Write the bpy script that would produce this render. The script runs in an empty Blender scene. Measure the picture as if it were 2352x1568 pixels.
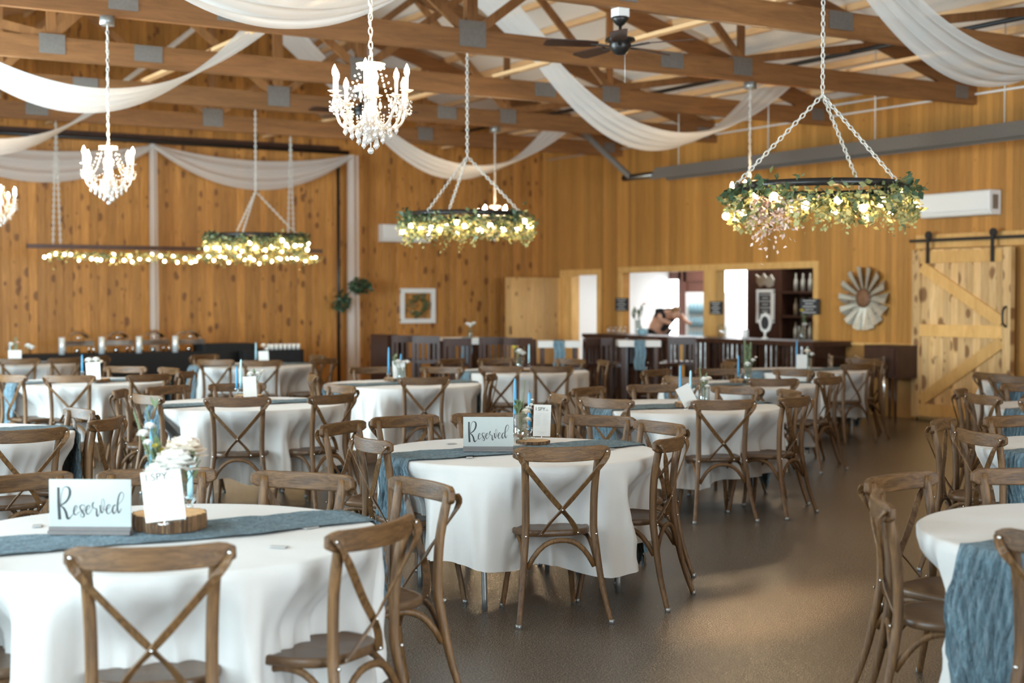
import bpy, bmesh, math, random
from mathutils import Vector, Matrix
random.seed(7)
S = bpy.context.scene
COL = S.collection
PI = math.pi
R = math.radians

# ------------------------------------------------------------------ camera, world, exposure, large lights
F = 3267.0; CX = 1176.0; CY = 784.0; HOR = 685.0; H = 1.6
YAW = R(31.17); PITCH = math.atan((CY - HOR) / F)
cd = bpy.data.cameras.new('camera'); cam = bpy.data.objects.new('camera', cd); COL.objects.link(cam)
cd.sensor_width = 36.0; cd.lens = 50.0; cd.clip_end = 200
cam.location = (0, 0, H); cam.rotation_euler = (PI / 2 - PITCH, 0, -YAW)
cd.dof.use_dof = True; cd.dof.focus_distance = 7.3; cd.dof.aperture_fstop = 2.0
S.camera = cam
S.view_settings.view_transform = 'Standard'; S.view_settings.look = 'None'
S.view_settings.gamma = 1.0; S.view_settings.use_curve_mapping = False
S.view_settings.exposure = 0.46
S.cycles.use_denoising = True
S.cycles.max_bounces = 8; S.cycles.diffuse_bounces = 5; S.cycles.transparent_max_bounces = 12
S.cycles.sample_clamp_indirect = 6.0
S.cycles.caustics_reflective = False; S.cycles.caustics_refractive = False

W = bpy.data.worlds.new('world'); S.world = W; W.use_nodes = True
W.node_tree.nodes['Background'].inputs[0].default_value = (0.75, 0.88, 1.0, 1)
W.node_tree.nodes['Background'].inputs[1].default_value = 1.0

def area_light(name, loc, target, sx, sy, power, color):
    l = bpy.data.lights.new(name, 'AREA'); l.shape = 'RECTANGLE'; l.size = sx; l.size_y = sy
    l.energy = power; l.color = color
    o = bpy.data.objects.new(name, l); COL.objects.link(o); o.location = loc
    o.rotation_euler = (Vector(target) - Vector(loc)).to_track_quat('-Z', 'Y').to_euler()
    return o
# daylight standing in the wall openings to the left of and behind the camera
area_light('daylight_front', (5.0, -8.7, 1.7), (6.5, 10, 2.1), 10.0, 3.2, 1500, (0.74, 0.90, 1.0))
area_light('daylight_left', (-1.3, 4.5, 1.9), (8, 7.5, 3.4), 5.0, 2.6, 300, (0.66, 0.88, 1.0))
area_light('daylight_left_far', (-1.3, 13.0, 1.9), (8, 14, 4.2), 5.0, 2.6, 950, (0.66, 0.88, 1.0))
# warm spot added at the left wall opening to make the floor's sunlit patch
def spot(name, loc, target, power, deg, color, blend):
    l = bpy.data.lights.new(name, 'SPOT'); l.energy = power; l.spot_size = R(deg); l.spot_blend = blend
    l.color = color; l.shadow_soft_size = 0.12
    o = bpy.data.objects.new(name, l); COL.objects.link(o); o.location = loc
    o.rotation_euler = (Vector(target) - Vector(loc)).to_track_quat('-Z', 'Y').to_euler()
spot('floor_patch_spot', (-1.35, 2.6, 3.1), (4.85, 5.5, 0), 7000, 6.2, (1.0, 0.76, 0.48), 0.6)

# ------------------------------------------------------------------ pixel -> world (frame 2352x1568)
EYE = Vector((0, 0, H))
FW = Vector((math.sin(YAW) * math.cos(PITCH), math.cos(YAW) * math.cos(PITCH), -math.sin(PITCH)))
RT = Vector((math.cos(YAW), -math.sin(YAW), 0)); UP = RT.cross(FW)
def ray(px, py): return FW + RT * ((px - CX) / F) - UP * ((py - CY) / F)
def U(px, py, z):
    d = ray(px, py); t = (z - H) / d.z
    return Vector((d.x * t, d.y * t, z))
def UX(px, py, X):
    d = ray(px, py); t = X / d.x; return Vector((X, d.y * t, H + d.z * t))
def UY(px, py, Y):
    d = ray(px, py); t = Y / d.y; return Vector((d.x * t, Y, H + d.z * t))
def atD(px, D):     # ground point at horizontal camera depth D under column px
    a = (px - CX) / F
    return Vector((D * (math.sin(YAW) + a * math.cos(YAW)), D * (math.cos(YAW) - a * math.sin(YAW)), 0))

# ------------------------------------------------------------------ mesh helpers
class MB:
    def __init__(s): s.v = []; s.f = []; s.sm = []
    def add(s, vs, fs, smooth=False):
        o = len(s.v); s.v += [tuple(x) for x in vs]
        for f in fs: s.f.append(tuple(i + o for i in f)); s.sm.append(smooth)
        return s
    def box(s, x0, y0, z0, x1, y1, z1, M=None):
        vs = [Vector((x, y, z)) for z in (z0, z1) for y in (y0, y1) for x in (x0, x1)]
        if M: vs = [M @ v for v in vs]
        return s.add(vs, [(0, 2, 3, 1), (4, 5, 7, 6), (0, 1, 5, 4), (2, 6, 7, 3), (0, 4, 6, 2), (1, 3, 7, 5)])
    def bar(s, a, b, w, h, up=(0, 0, 1)):
        a = Vector(a); b = Vector(b); d = (b - a).normalized(); up = Vector(up)
        x = d.cross(up).normalized(); u = x.cross(d)
        vs = [p + x * sx * w / 2 + u * sz * h / 2 for p in (a, b) for sz in (-1, 1) for sx in (-1, 1)]
        return s.add(vs, [(0, 2, 3, 1), (4, 5, 7, 6), (0, 1, 5, 4), (2, 6, 7, 3), (0, 4, 6, 2), (1, 3, 7, 5)])
    def tube(s, pts, r, n=8, cap=True, closed=False, flat=1.0):
        pts = [Vector(p) for p in pts]; m = len(pts)
        if not hasattr(r, '__len__'): r = [r] * m
        rings = []; nrm = None
        for i, p in enumerate(pts):
            if closed: t = pts[(i + 1) % m] - pts[i - 1]
            else: t = pts[min(i + 1, m - 1)] - pts[max(i - 1, 0)]
            t.normalize()
            if nrm is None:
                ref = Vector((0, 0, 1)) if abs(t.z) < .9 else Vector((0, 1, 0))
                nrm = t.cross(ref).normalized()
            nrm = (nrm - t * nrm.dot(t)).normalized(); b = t.cross(nrm)
            rings.append([p + (nrm * math.cos(2 * PI * k / n) + b * flat * math.sin(2 * PI * k / n)) * r[i] for k in range(n)])
        vs = [v for rg in rings for v in rg]; fs = []
        for i in range(m if closed else m - 1):
            j = (i + 1) % m
            for k in range(n):
                k2 = (k + 1) % n; fs.append((i * n + k, i * n + k2, j * n + k2, j * n + k))
        s.add(vs, fs, True)
        if cap and not closed:
            o = len(s.v) - len(vs)
            s.f.append(tuple(o + k for k in reversed(range(n)))); s.sm.append(False)
            s.f.append(tuple(o + (m - 1) * n + k for k in range(n))); s.sm.append(False)
        return s
    def band(s, pts, side, w, t):          # flat strip of thickness t along pts; side(i) = width direction
        pts = [Vector(p) for p in pts]; m = len(pts)
        if not hasattr(w, '__len__'): w = [w] * m
        vs = []
        for i, p in enumerate(pts):
            tg = (pts[min(i + 1, m - 1)] - pts[max(i - 1, 0)]).normalized()
            sd = Vector(side(i) if callable(side) else side); sd = (sd - tg * sd.dot(tg)).normalized()
            nn = tg.cross(sd)
            for a, b in ((-1, -1), (1, -1), (1, 1), (-1, 1)): vs.append(p + sd * a * w[i] / 2 + nn * b * t / 2)
        fs = []
        for i in range(m - 1):
            for k in range(4):
                k2 = (k + 1) % 4; fs.append((i * 4 + k, i * 4 + k2, i * 4 + 4 + k2, i * 4 + 4 + k))
        fs.append((3, 2, 1, 0)); fs.append(tuple((m - 1) * 4 + k for k in range(4)))
        return s.add(vs, fs)
    def lathe(s, prof, n=16, c=(0, 0, 0), M=None, cap=True):
        c = Vector(c); vs = []
        for r, z in prof:
            for k in range(n):
                v = Vector((r * math.cos(2 * PI * k / n), r * math.sin(2 * PI * k / n), z))
                if M: v = M @ v
                vs.append(v + c)
        fs = []
        for i in range(len(prof) - 1):
            for k in range(n):
                k2 = (k + 1) % n; fs.append((i * n + k, i * n + k2, (i + 1) * n + k2, (i + 1) * n + k))
        s.add(vs, fs, True)
        o = len(s.v) - len(vs); m = len(prof)
        if cap and prof[0][0] > 1e-4: s.f.append(tuple(o + k for k in reversed(range(n)))); s.sm.append(False)
        if cap and prof[-1][0] > 1e-4: s.f.append(tuple(o + (m - 1) * n + k for k in range(n))); s.sm.append(False)
        return s
    def ball(s, c, r, n=10, sz=1.0, M=None):
        m = max(4, n // 2)
        return s.lathe([(max(1e-5, r * math.sin(PI * i / m)), -r * sz * math.cos(PI * i / m)) for i in range(m + 1)], n, c, M, False)
    def grid(s, P, nu, nv, smooth=True, closed_u=False):
        vs = [P(i, j) for j in range(nv) for i in range(nu)]; fs = []
        for j in range(nv - 1):
            for i in range(nu if closed_u else nu - 1):
                i2 = (i + 1) % nu; fs.append((j * nu + i, j * nu + i2, (j + 1) * nu + i2, (j + 1) * nu + i))
        return s.add(vs, fs, smooth)
    def prism(s, poly, y0, y1):            # polygon in xz, extruded along y
        n = len(poly); vs = [(x, y0, z) for x, z in poly] + [(x, y1, z) for x, z in poly]
        fs = [tuple(range(n)), tuple(n + k for k in reversed(range(n)))]
        fs += [(k, n + k, n + (k + 1) % n, (k + 1) % n) for k in range(n)]
        return s.add(vs, fs)
    def build(s, name, mat, parent=None, loc=None):
        me = bpy.data.meshes.new(name); me.from_pydata(s.v, [], s.f)
        me.polygons.foreach_set('use_smooth', s.sm); me.update()
        bm = bmesh.new(); bm.from_mesh(me); bmesh.ops.recalc_face_normals(bm, faces=bm.faces); bm.to_mesh(me); bm.free()
        o = bpy.data.objects.new(name, me); COL.objects.link(o)
        for m in (mat if isinstance(mat, (list, tuple)) else [mat]): me.materials.append(m)
        if parent: o.parent = parent
        if loc is not None: o.location = loc
        return o

def tag(o, label=None, cat=None, group=None, kind=None):
    if label: o['label'] = label
    if cat: o['category'] = cat
    if group: o['group'] = group
    if kind: o['kind'] = kind
    return o
def thing(name, label, cat, loc=(0, 0, 0), rz=0, group=None):
    o = bpy.data.objects.new(name, None); COL.objects.link(o); o.location = loc; o.rotation_euler = (0, 0, rz)
    o.empty_display_size = .1
    return tag(o, label, cat, group)
def struct(name, mb, m, parent=None):
    o = mb.build(name, m, parent)
    if not parent: o['kind'] = 'structure'
    return o
def copy_tree(o, parent=None, skip=()):
    c = o.copy(); COL.objects.link(c); c.parent = parent
    for ch in list(o.children):
        if ch.name.split('.')[0] in skip: continue
        copy_tree(ch, c, skip)
    return c
def bevel(o, w, n=2):
    m = o.modifiers.new('bevel', 'BEVEL'); m.width = w; m.segments = n; m.limit_method = 'ANGLE'; return o
def smoothpath(pts, k=6):
    pts = [Vector(p) for p in pts]; out = []; n = len(pts)
    for i in range(n - 1):
        p0 = pts[max(i - 1, 0)]; p1 = pts[i]; p2 = pts[i + 1]; p3 = pts[min(i + 2, n - 1)]
        for j in range(k):
            t = j / k
            out.append(.5 * ((2 * p1) + (p2 - p0) * t + (2 * p0 - 5 * p1 + 4 * p2 - p3) * t * t + (3 * p1 - p0 - 3 * p2 + p3) * t ** 3))
    out.append(pts[-1]); return out
def sstep(a, b, x):
    t = max(0, min(1, (x - a) / (b - a))); return t * t * (3 - 2 * t)

# ------------------------------------------------------------------ materials
class NT:
    def __init__(s, name):
        s.m = bpy.data.materials.new(name); s.m.use_nodes = True; s.t = s.m.node_tree; s.n = s.t.nodes
        s.bsdf = s.n['Principled BSDF']; s.out = s.n['Material Output']
    def node(s, typ, **kw):
        nd = s.n.new(typ)
        for k, v in kw.items(): setattr(nd, k, v)
        return nd
    def link(s, a, b): s.t.links.new(a, b)
    def coord(s, scale=(1, 1, 1), kind='Object'):
        tc = s.node('ShaderNodeTexCoord'); mp = s.node('ShaderNodeMapping'); mp.inputs['Scale'].default_value = scale
        s.link(tc.outputs[kind], mp.inputs[0]); return mp.outputs[0]
    def noise(s, vec, scale=5, detail=4, rough=.6, dist=0):
        nd = s.node('ShaderNodeTexNoise'); nd.inputs['Scale'].default_value = scale; nd.inputs['Detail'].default_value = detail
        nd.inputs['Roughness'].default_value = rough; nd.inputs['Distortion'].default_value = dist
        s.link(vec, nd.inputs['Vector']); return nd.outputs['Fac']
    def ramp(s, fac, stops):
        r = s.node('ShaderNodeValToRGB'); e = r.color_ramp.elements
        while len(e) < len(stops): e.new(.5)
        for el, (p, c) in zip(e, stops): el.position = p; el.color = (*c, 1) if len(c) == 3 else c
        s.link(fac, r.inputs[0]); return r.outputs[0]
    def math(s, op, a, b=None, c=None):
        nd = s.node('ShaderNodeMath', operation=op)
        for i, x in enumerate((a, b, c)):
            if x is None: continue
            if isinstance(x, (int, float)): nd.inputs[i].default_value = x
            else: s.link(x, nd.inputs[i])
        return nd.outputs[0]
    def mix(s, fac, a, b, blend='MIX'):
        nd = s.node('ShaderNodeMix', data_type='RGBA', blend_type=blend)
        for i, x in ((0, fac), (6, a), (7, b)):
            if isinstance(x, (int, float)): nd.inputs[i].default_value = x
            elif isinstance(x, tuple): nd.inputs[i].default_value = (*x, 1)
            else: s.link(x, nd.inputs[i])
        return nd.outputs[2]
    def bump(s, h, strength=.3, dist=.01):
        b = s.node('ShaderNodeBump'); b.inputs['Strength'].default_value = strength; b.inputs['Distance'].default_value = dist
        s.link(h, b.inputs['Height']); s.link(b.outputs[0], s.bsdf.inputs['Normal'])
    def set(s, **kw):
        for k, v in kw.items():
            k = {'color': 'Base Color', 'rough': 'Roughness', 'metal': 'Metallic', 'trans': 'Transmission Weight', 'ior': 'IOR',
                 'alpha': 'Alpha', 'emit': 'Emission Color', 'estr': 'Emission Strength', 'spec': 'Specular IOR Level', 'sheen': 'Sheen Weight', 'coat': 'Coat Weight'}[k]
            if isinstance(v, tuple): v = (*v, 1)
            if isinstance(v, (int, float, tuple)): s.bsdf.inputs[k].default_value = v
            else: s.link(v, s.bsdf.inputs[k])
        return s

def flat(name, color, rough=.5, metal=0, noise=.12, **kw):
    t = NT(name); n = t.noise(t.coord((9, 9, 9)), 4, 3)
    c2 = tuple(max(0, c * (1 - noise * 2)) for c in color)
    t.set(color=t.mix(n, c2, tuple(min(1, c * (1 + noise)) for c in color)), rough=rough, metal=metal, **kw)
    return t.m
def emitter(name, color, strength):
    t = NT(name); t.set(color=(.9, .9, .9), emit=color, estr=strength, rough=.3); return t.m

def board_wall(name, axis, bw, c_lo, c_hi, knot, c_knot):
    """vertical boards side by side along 'axis' (0=x, 1=y); groove between boards is relief"""
    t = NT(name)
    tc = t.node('ShaderNodeTexCoord'); sep = t.node('ShaderNodeSeparateXYZ'); t.link(tc.outputs['Object'], sep.inputs[0])
    u = t.math('DIVIDE', sep.outputs[axis], bw); fl = t.math('FLOOR', u); fr = t.math('FRACT', u)
    wn = t.node('ShaderNodeTexWhiteNoise', noise_dimensions='1D'); t.link(fl, wn.inputs['W'])
    cmb = t.node('ShaderNodeCombineXYZ')          # grain coordinates, shifted board by board
    t.link(t.math('MULTIPLY', sep.outputs[axis], 16.0), cmb.inputs[0])
    t.link(t.math('ADD', t.math('MULTIPLY', sep.outputs[2], 1.1), t.math('MULTIPLY', wn.outputs['Value'], 37.0)), cmb.inputs[2])
    t.link(fl, cmb.inputs[1])
    g = t.noise(cmb.outputs[0], 1.6, 6, .65, 1.2)
    col = t.ramp(g, [(.28, c_lo), (.55, tuple((a + b) / 2 for a, b in zip(c_lo, c_hi))), (.78, c_hi)])
    shade = t.math('ADD', t.math('MULTIPLY', wn.outputs['Value'], .42), .78)
    cc = t.node('ShaderNodeCombineXYZ')
    for i in range(3): t.link(shade, cc.inputs[i])
    col = t.mix(1.0, col, cc.outputs[0], 'MULTIPLY')
    if knot > 0:
        kc = t.node('ShaderNodeCombineXYZ'); t.link(t.math('MULTIPLY', sep.outputs[axis], 7.2), kc.inputs[0])
        t.link(t.math('ADD', t.math('MULTIPLY', sep.outputs[2], 4.6), t.math('MULTIPLY', wn.outputs['Value'], 9.0)), kc.inputs[2])
        vo = t.node('ShaderNodeTexVoronoi'); vo.inputs['Scale'].default_value = 1.0; t.link(kc.outputs[0], vo.inputs['Vector'])
        vo.inputs['Randomness'].default_value = .9
        size = t.node('ShaderNodeSeparateColor'); t.link(vo.outputs['Color'], size.inputs[0])
        thr = t.math('MULTIPLY', t.math('POWER', size.outputs[0], 1.3), knot)
        k = t.math('SUBTRACT', 1.0, t.math('SMOOTH_MAX', t.math('DIVIDE', vo.outputs['Distance'], t.math('ADD', thr, .02)), 0.0, .1))
        k = t.math('MULTIPLY', t.math('MAXIMUM', k, 0.0), 2.6); k = t.math('MINIMUM', k, .80)
        col = t.mix(k, col, c_knot)
    edge = t.math('MINIMUM', t.math('MULTIPLY', t.math('MINIMUM', fr, t.math('SUBTRACT', 1.0, fr)), 22.0), 1.0)
    t.set(color=col, rough=.42, spec=.4)
    hgt = t.math('ADD', t.math('MULTIPLY', edge, 1.0), t.math('MULTIPLY', g, .12)); t.bump(hgt, .9, .006)
    return t.m
M = {}
M['pine'] = board_wall('knotty_pine', 0, .135, (.31, .120, .021), (.60, .280, .070), .44, (.13, .045, .012))
M['panel'] = board_wall('wall_panelling', 1, .105, (.39, .172, .036), (.54, .262, .066), .12, (.22, .09, .02))
M['doorwood'] = board_wall('barn_door_boards', 1, .12, (.55, .31, .11), (.84, .58, .30), .60, (.16, .06, .02))
M['leafwood'] = board_wall('door_leaf_boards', 0, .14, (.50, .27, .09), (.72, .45, .19), .26, (.26, .11, .03))

def wood(name, c1, c2, scale, rough=.45, contrast=(.3, .7), rnd=.25, bumpst=.25, spec=.4):
    t = NT(name); v = t.coord(scale); g = t.noise(v, 1.0, 6, .7, .8)
    col = t.ramp(g, [(contrast[0], c1), (contrast[1], c2)])
    fine = t.noise(t.coord(tuple(x * 4 for x in scale)), 1.0, 3, .8)
    col = t.mix(t.math('MULTIPLY', fine, .35), col, tuple(min(1, x * 1.5) for x in c2))
    oi = t.node('ShaderNodeObjectInfo'); sh = t.math('ADD', t.math('MULTIPLY', oi.outputs['Random'], rnd), 1 - rnd / 2)
    cc = t.node('ShaderNodeCombineXYZ')
    for i in range(3): t.link(sh, cc.inputs[i])
    t.set(color=t.mix(1.0, col, cc.outputs[0], 'MULTIPLY'), rough=rough, spec=spec); t.bump(t.math('ADD', g, fine), bumpst, .003)
    return t.m
M['chair_v'] = wood('chair_wood_upright', (.028, .013, .005), (.175, .086, .030), (70, 70, 5), contrast=(.36, .66), bumpst=.5)
M['chair_h'] = wood('chair_wood_crest', (.025, .011, .004), (.150, .072, .025), (6, 70, 70), contrast=(.36, .66), bumpst=.5)
M['chair_seat'] = wood('chair_wood_seat', (.055, .027, .013), (.12, .066, .032), (30, 4, 30), rough=.36)
M['truss'] = wood('truss_lumber', (.10, .040, .012), (.27, .118, .038), (1.2, 14, 14), rough=.55, rnd=.3)
M['truss_v'] = wood('truss_web_lumber', (.11, .045, .014), (.29, .128, .042), (14, 14, 1.4), rough=.55, rnd=.3)
M['purlin'] = wood('purlin_lumber', (.56, .30, .13), (.80, .50, .26), (14, 1.2, 14), rough=.6, rnd=.2)
M['trim'] = wood('trim_pine', (.50, .25, .07), (.72, .42, .15), (8, 8, 2), rough=.45)
M['darkwood'] = wood('dark_stained_wood', (.022, .009, .006), (.06, .025, .015), (10, 10, 3), rough=.35)
M['slice'] = wood('slice_wood', (.42, .22, .09), (.66, .42, .2), (20, 20, 20), rough=.6)
M['bark'] = wood('bark', (.022, .009, .004), (.20, .105, .045), (55, 55, 3), rough=.8, contrast=(.45, .58), bumpst=1.0)
M['rust'] = wood('rusty_hub', (.12, .05, .02), (.25, .12, .06), (30, 30, 30), rough=.7)

t = NT('epoxy_floor'); v = t.coord()
sp = t.noise(v, 150, 2, .8); big = t.noise(v, .7, 3, .5)
col = t.ramp(sp, [(.34, (.03, .022, .016)), (.52, (.10, .078, .058)), (.66, (.42, .34, .26))])
col = t.mix(t.math('MULTIPLY', big, .6), col, (.085, .065, .049))
t.set(color=col, rough=t.math('ADD', t.math('MULTIPLY', sp, .2), .12), spec=.7); t.bump(sp, .5, .003); M['floor'] = t.m
t = NT('white_linen'); v = t.coord((1, 1, 1)); n = t.noise(v, 7, 3, .5)
t.set(color=t.mix(n, (.57, .54, .505), (.62, .59, .555)), rough=.85, sheen=.15, spec=.2)
t.bump(t.math('ADD', n, t.math('MULTIPLY', t.noise(v, 160, 2), .15)), .25, .02); M['linen'] = t.m
t = NT('blue_gauze'); v = t.coord((6, 34, 6)); n = t.noise(v, 1.0, 6, .7, 1.5); n2 = t.noise(t.coord((22, 22, 5)), 1.3, 4, .7, 2)
h = t.math('ADD', n, n2)
t.set(color=t.ramp(n2, [(.3, (.07, .115, .14)), (.7, (.22, .34, .40))]), rough=.9, sheen=.3, spec=.1); t.bump(h, 1.0, .02); M['gauze'] = t.m

def sheer(name, alpha, col=(.88, .87, .85)):
    t = NT(name); tr = t.node('ShaderNodeBsdfTransparent'); tl = t.node('ShaderNodeBsdfTranslucent'); df = t.node('ShaderNodeBsdfDiffuse')
    for x in (tl, df): x.inputs[0].default_value = (*col, 1)
    a = t.node('ShaderNodeMixShader'); a.inputs[0].default_value = .5; t.link(df.outputs[0], a.inputs[1]); t.link(tl.outputs[0], a.inputs[2])
    b = t.node('ShaderNodeMixShader'); b.inputs[0].default_value = alpha; t.link(tr.outputs[0], b.inputs[1]); t.link(a.outputs[0], b.inputs[2])
    t.link(b.outputs[0], t.out.inputs[0]); return t.m
M['sheer'] = sheer('sheer_voile', .80)
M['insul'] = flat('white_insulation', (.88, .85, .80), .75, 0, .04)
M['plaster'] = flat('white_wall', (.82, .82, .80), .7, 0, .03)
M['steel'] = flat('galvanised_plate', (.22, .20, .18), .5, .5, .15)
M['greymetal'] = flat('grey_metal', (.30, .30, .29), .4, .7, .1)
M['darkmetal'] = flat('dark_bronze', (.035, .032, .030), .35, .6, .1)
M['blackiron'] = flat('black_iron', (.02, .02, .02), .45, .4, .1)
M['blackcloth'] = flat('black_cloth', (.008, .008, .009), .9, 0, .1)
M['chrome'] = flat('chrome', (.85, .84, .82), .08, 1.0, .03)
M['rivet'] = flat('rivet_steel', (.75, .73, .70), .25, 1.0, .05)
M['chain'] = flat('pale_chain', (.62, .60, .55), .45, .2, .1)
M['white'] = flat('white_plastic', (.82, .82, .80), .35, 0, .02)
M['whitepaint'] = flat('white_paint', (.78, .76, .72), .6, 0, .05)
M['paper'] = flat('card_paper', (.62, .59, .545), .8, 0, .02)
M['ink'] = flat('black_ink', (.02, .018, .016), .6, 0, .05)
M['greyink'] = flat('grey_print', (.42, .41, .39), .8, 0, .05)
M['acrylic'] = flat('frosted_board', (.37, .385, .36), .30, 0, .04)
M['signbase'] = flat('sign_base', (.15, .13, .12), .5, 0, .1)
M['candle'] = flat('blue_wax', (.045, .24, .42), .4, 0, .06)
M['candle_pale'] = flat('pale_blue_wax', (.36, .60, .68), .4, 0, .06)
M['petal'] = flat('cream_petal', (.85, .76, .64), .7, 0, .05)
M['petal_w'] = flat('white_petal', (.86, .83, .78), .7, 0, .04)
M['petal_p'] = flat('blush_petal', (.80, .52, .38), .7, 0, .08)
M['petal_y'] = flat('yellow_petal', (.75, .62, .12), .7, 0, .08)
M['leaf'] = flat('leaf_green', (.13, .17, .075), .55, 0, .25)
M['leaf_d'] = flat('leaf_dark', (.045, .085, .04), .5, 0, .25)
M['leaf_w'] = flat('leaf_warm', (.40, .36, .14), .55, 0, .2)
M['leaf_pink'] = flat('pale_pink_blossom', (.72, .52, .44), .6, 0, .12)
M['bulb'] = emitter('warm_bulb', (1.0, .70, .34), 45)
M['candlebulb'] = emitter('candle_bulb', (1.0, .72, .42), 380)
M['blackboard'] = flat('chalkboard', (.03, .03, .032), .7, 0, .1)
M['chalk'] = flat('chalk', (.6, .6, .58), .9, 0, .1)
M['brown'] = flat('brown_door_paint', (.16, .06, .04), .4, 0, .1)
M['skin'] = flat('skin', (.62, .36, .25), .55, 0, .04)
M['hair'] = flat('light_brown_hair', (.28, .15, .06), .6, 0, .15)
M['shirt'] = flat('black_shirt', (.012, .012, .014), .8, 0, .1)
M['bluefill'] = flat('pale_blue_goods', (.30, .52, .62), .4, 0, .2)
M['tabletop'] = flat('folding_table_top', (.5, .48, .44), .6, 0, .05)
M['windowglow'] = emitter('daylit_window', (.92, .97, 1.0), 6)
t = NT('glass'); gl = t.node('ShaderNodeBsdfGlossy'); gl.inputs['Roughness'].default_value = .03
tr = t.node('ShaderNodeBsdfTransparent'); tr.inputs[0].default_value = (.93, .97, .97, 1)
lw = t.node('ShaderNodeLayerWeight'); lw.inputs[0].default_value = .35
mx = t.node('ShaderNodeMixShader'); t.link(t.math('ADD', t.math('MULTIPLY', lw.outputs['Facing'], .55), .08), mx.inputs[0])
t.link(tr.outputs[0], mx.inputs[1]); t.link(gl.outputs[0], mx.inputs[2]); t.link(mx.outputs[0], t.out.inputs[0]); M['glass'] = t.m
t = NT('crystal'); gl = t.node('ShaderNodeBsdfGlossy'); gl.inputs['Roughness'].default_value = .06
tr = t.node('ShaderNodeBsdfTransparent'); tr.inputs[0].default_value = (.97, .95, .92, 1)
df = t.node('ShaderNodeBsdfTranslucent'); df.inputs[0].default_value = (.95, .92, .88, 1)
d2 = t.node('ShaderNodeBsdfDiffuse'); d2.inputs[0].default_value = (.92, .88, .83, 1)
a = t.node('ShaderNodeMixShader'); a.inputs[0].default_value = .5; t.link(df.outputs[0], a.inputs[1]); t.link(d2.outputs[0], a.inputs[2])
b = t.node('ShaderNodeMixShader'); b.inputs[0].default_value = .45; t.link(a.outputs[0], b.inputs[1]); t.link(gl.outputs[0], b.inputs[2])
c = t.node('ShaderNodeMixShader'); c.inputs[0].default_value = .72; t.link(tr.outputs[0], c.inputs[1]); t.link(b.outputs[0], c.inputs[2])
t.link(c.outputs[0], t.out.inputs[0]); M['crystal'] = t.m
# corrugated metal of the bar front
t = NT('corrugated_metal'); v = t.coord(); n = t.noise(v, 9, 4, .7)
t.set(color=t.ramp(n, [(.35, (.14, .12, .11)), (.6, (.48, .45, .42))]), rough=.3, metal=.9); M['corr'] = t.m
M['galv'] = flat('galvanised_blades', (.55, .50, .40), .45, .4, .2)

# ------------------------------------------------------------------ the building
XR = 14.40; YB = 22.70; XL = -1.5; YF = -9.0; RX = 7.06; SL = .30; ZH = 4.42
def zroof(x): return ZH + SL * ((XR - x) if x > RX else (XR - RX) - (RX - x))
struct('floor', MB().box(XL - .2, YF - .2, -.12, 19.2, YB + 2.4, 0), M['floor'])
struct('wall_back', MB().prism([(XL, 0), (XR + .15, 0), (XR + .15, ZH), (RX, zroof(RX)), (XL, zroof(XL))], YB, YB + .15), M['pine'])
DY0, DY1 = 20.85, 21.95          # doorway in the right wall
BY0, BY1 = 15.35, 20.1; BZ0, BZ1 = .95, 2.04   # bar opening
w = MB()
w.box(XR, YF, 0, XR + .15, BY0, ZH); w.box(XR, BY0, 0, XR + .15, BY1, BZ0); w.box(XR, BY0, BZ1, XR + .15, BY1, ZH)
w.box(XR, BY1, 0, XR + .15, DY0, ZH); w.box(XR, DY0, 2.02, XR + .15, DY1, ZH); w.box(XR, DY1, 0, XR + .15, YB, ZH)
struct('wall_right', w, M['panel'])
w = MB()
w.box(XL - .15, YF, 0, XL, 2.0, 4.0); w.box(XL - .15, 7.0, 0, XL, 10.5, 4.0); w.box(XL - .15, 15.5, 0, XL, YB, 4.0)
for y0, y1 in ((2.0, 7.0), (10.5, 15.5)): w.box(XL - .15, y0, 0, XL, y1, .55); w.box(XL - .15, y0, 3.25, XL, y1, 4.0)
struct('wall_left', w, M['panel'])
w = MB(); w.box(XL, YF - .15, 0, -.2, YF, 4.4); w.box(10.2, YF - .15, 0, XR + .15, YF, 4.4); w.box(-.2, YF - .15, 3.5, 10.2, YF, 4.4)
w.prism([(XL, 4.4), (XR, 4.4), (RX, zroof(RX))], YF - .15, YF)
struct('wall_front', w, M['pine'])
w = MB(); P = [(XL - .3, zroof(XL) - .02), (RX, zroof(RX)), (XR + .3, ZH - .07)]
w.prism(P + [(x, z + .1) for x, z in reversed(P)], YF - .3, YB + .3)
ceil = struct('ceiling', w, M['insul'])
for side in (1, -1):
    for k in range(13):
        s = .25 + k * .61
        if s > 8.4 or (side == 1 and s > 7.5): continue
        x = RX + side * s; z = zroof(x) - .045
        MB().bar((x, YF, z), (x, YB, z), .045, .085).build('purlin', M['purlin'], ceil)
# wainscot board, skirting, conduit
struct('trim_1', MB().box(XR - .03, 13.4, 0, XR, BY0 - .1, .95), flat('wainscot', (.36, .17, .045), .5, 0, .15))
struct('trim_2', MB().box(XR - .05, 13.4, .95, XR, BY0 - .1, .99), M['trim'])
tr_ = MB(); y0, y1 = BY0, BY1
for a, b, c, d in ((y0 - .1, y0, BZ0, BZ1 + .1), (y1, y1 + .1, BZ0, BZ1 + .1), (y0, y1, BZ1, BZ1 + .1)): tr_.box(XR - .03, a, c, XR, b, d)
tr_.box(XR - .03, 17.55, BZ0, XR + .16, 17.85, BZ1)
struct('trim_3', tr_, M['trim'])
tr_ = MB()
for a, b, c, d in ((DY0 - .1, DY0, 0, 2.12), (DY1, DY1 + .1, 0, 2.12), (DY0, DY1, 2.02, 2.12)): tr_.box(XR - .03, a, c, XR, b, d)
tr_.box(XR - .02, DY1 - .28, 0, XR + .15, DY1, 2.02)
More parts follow.
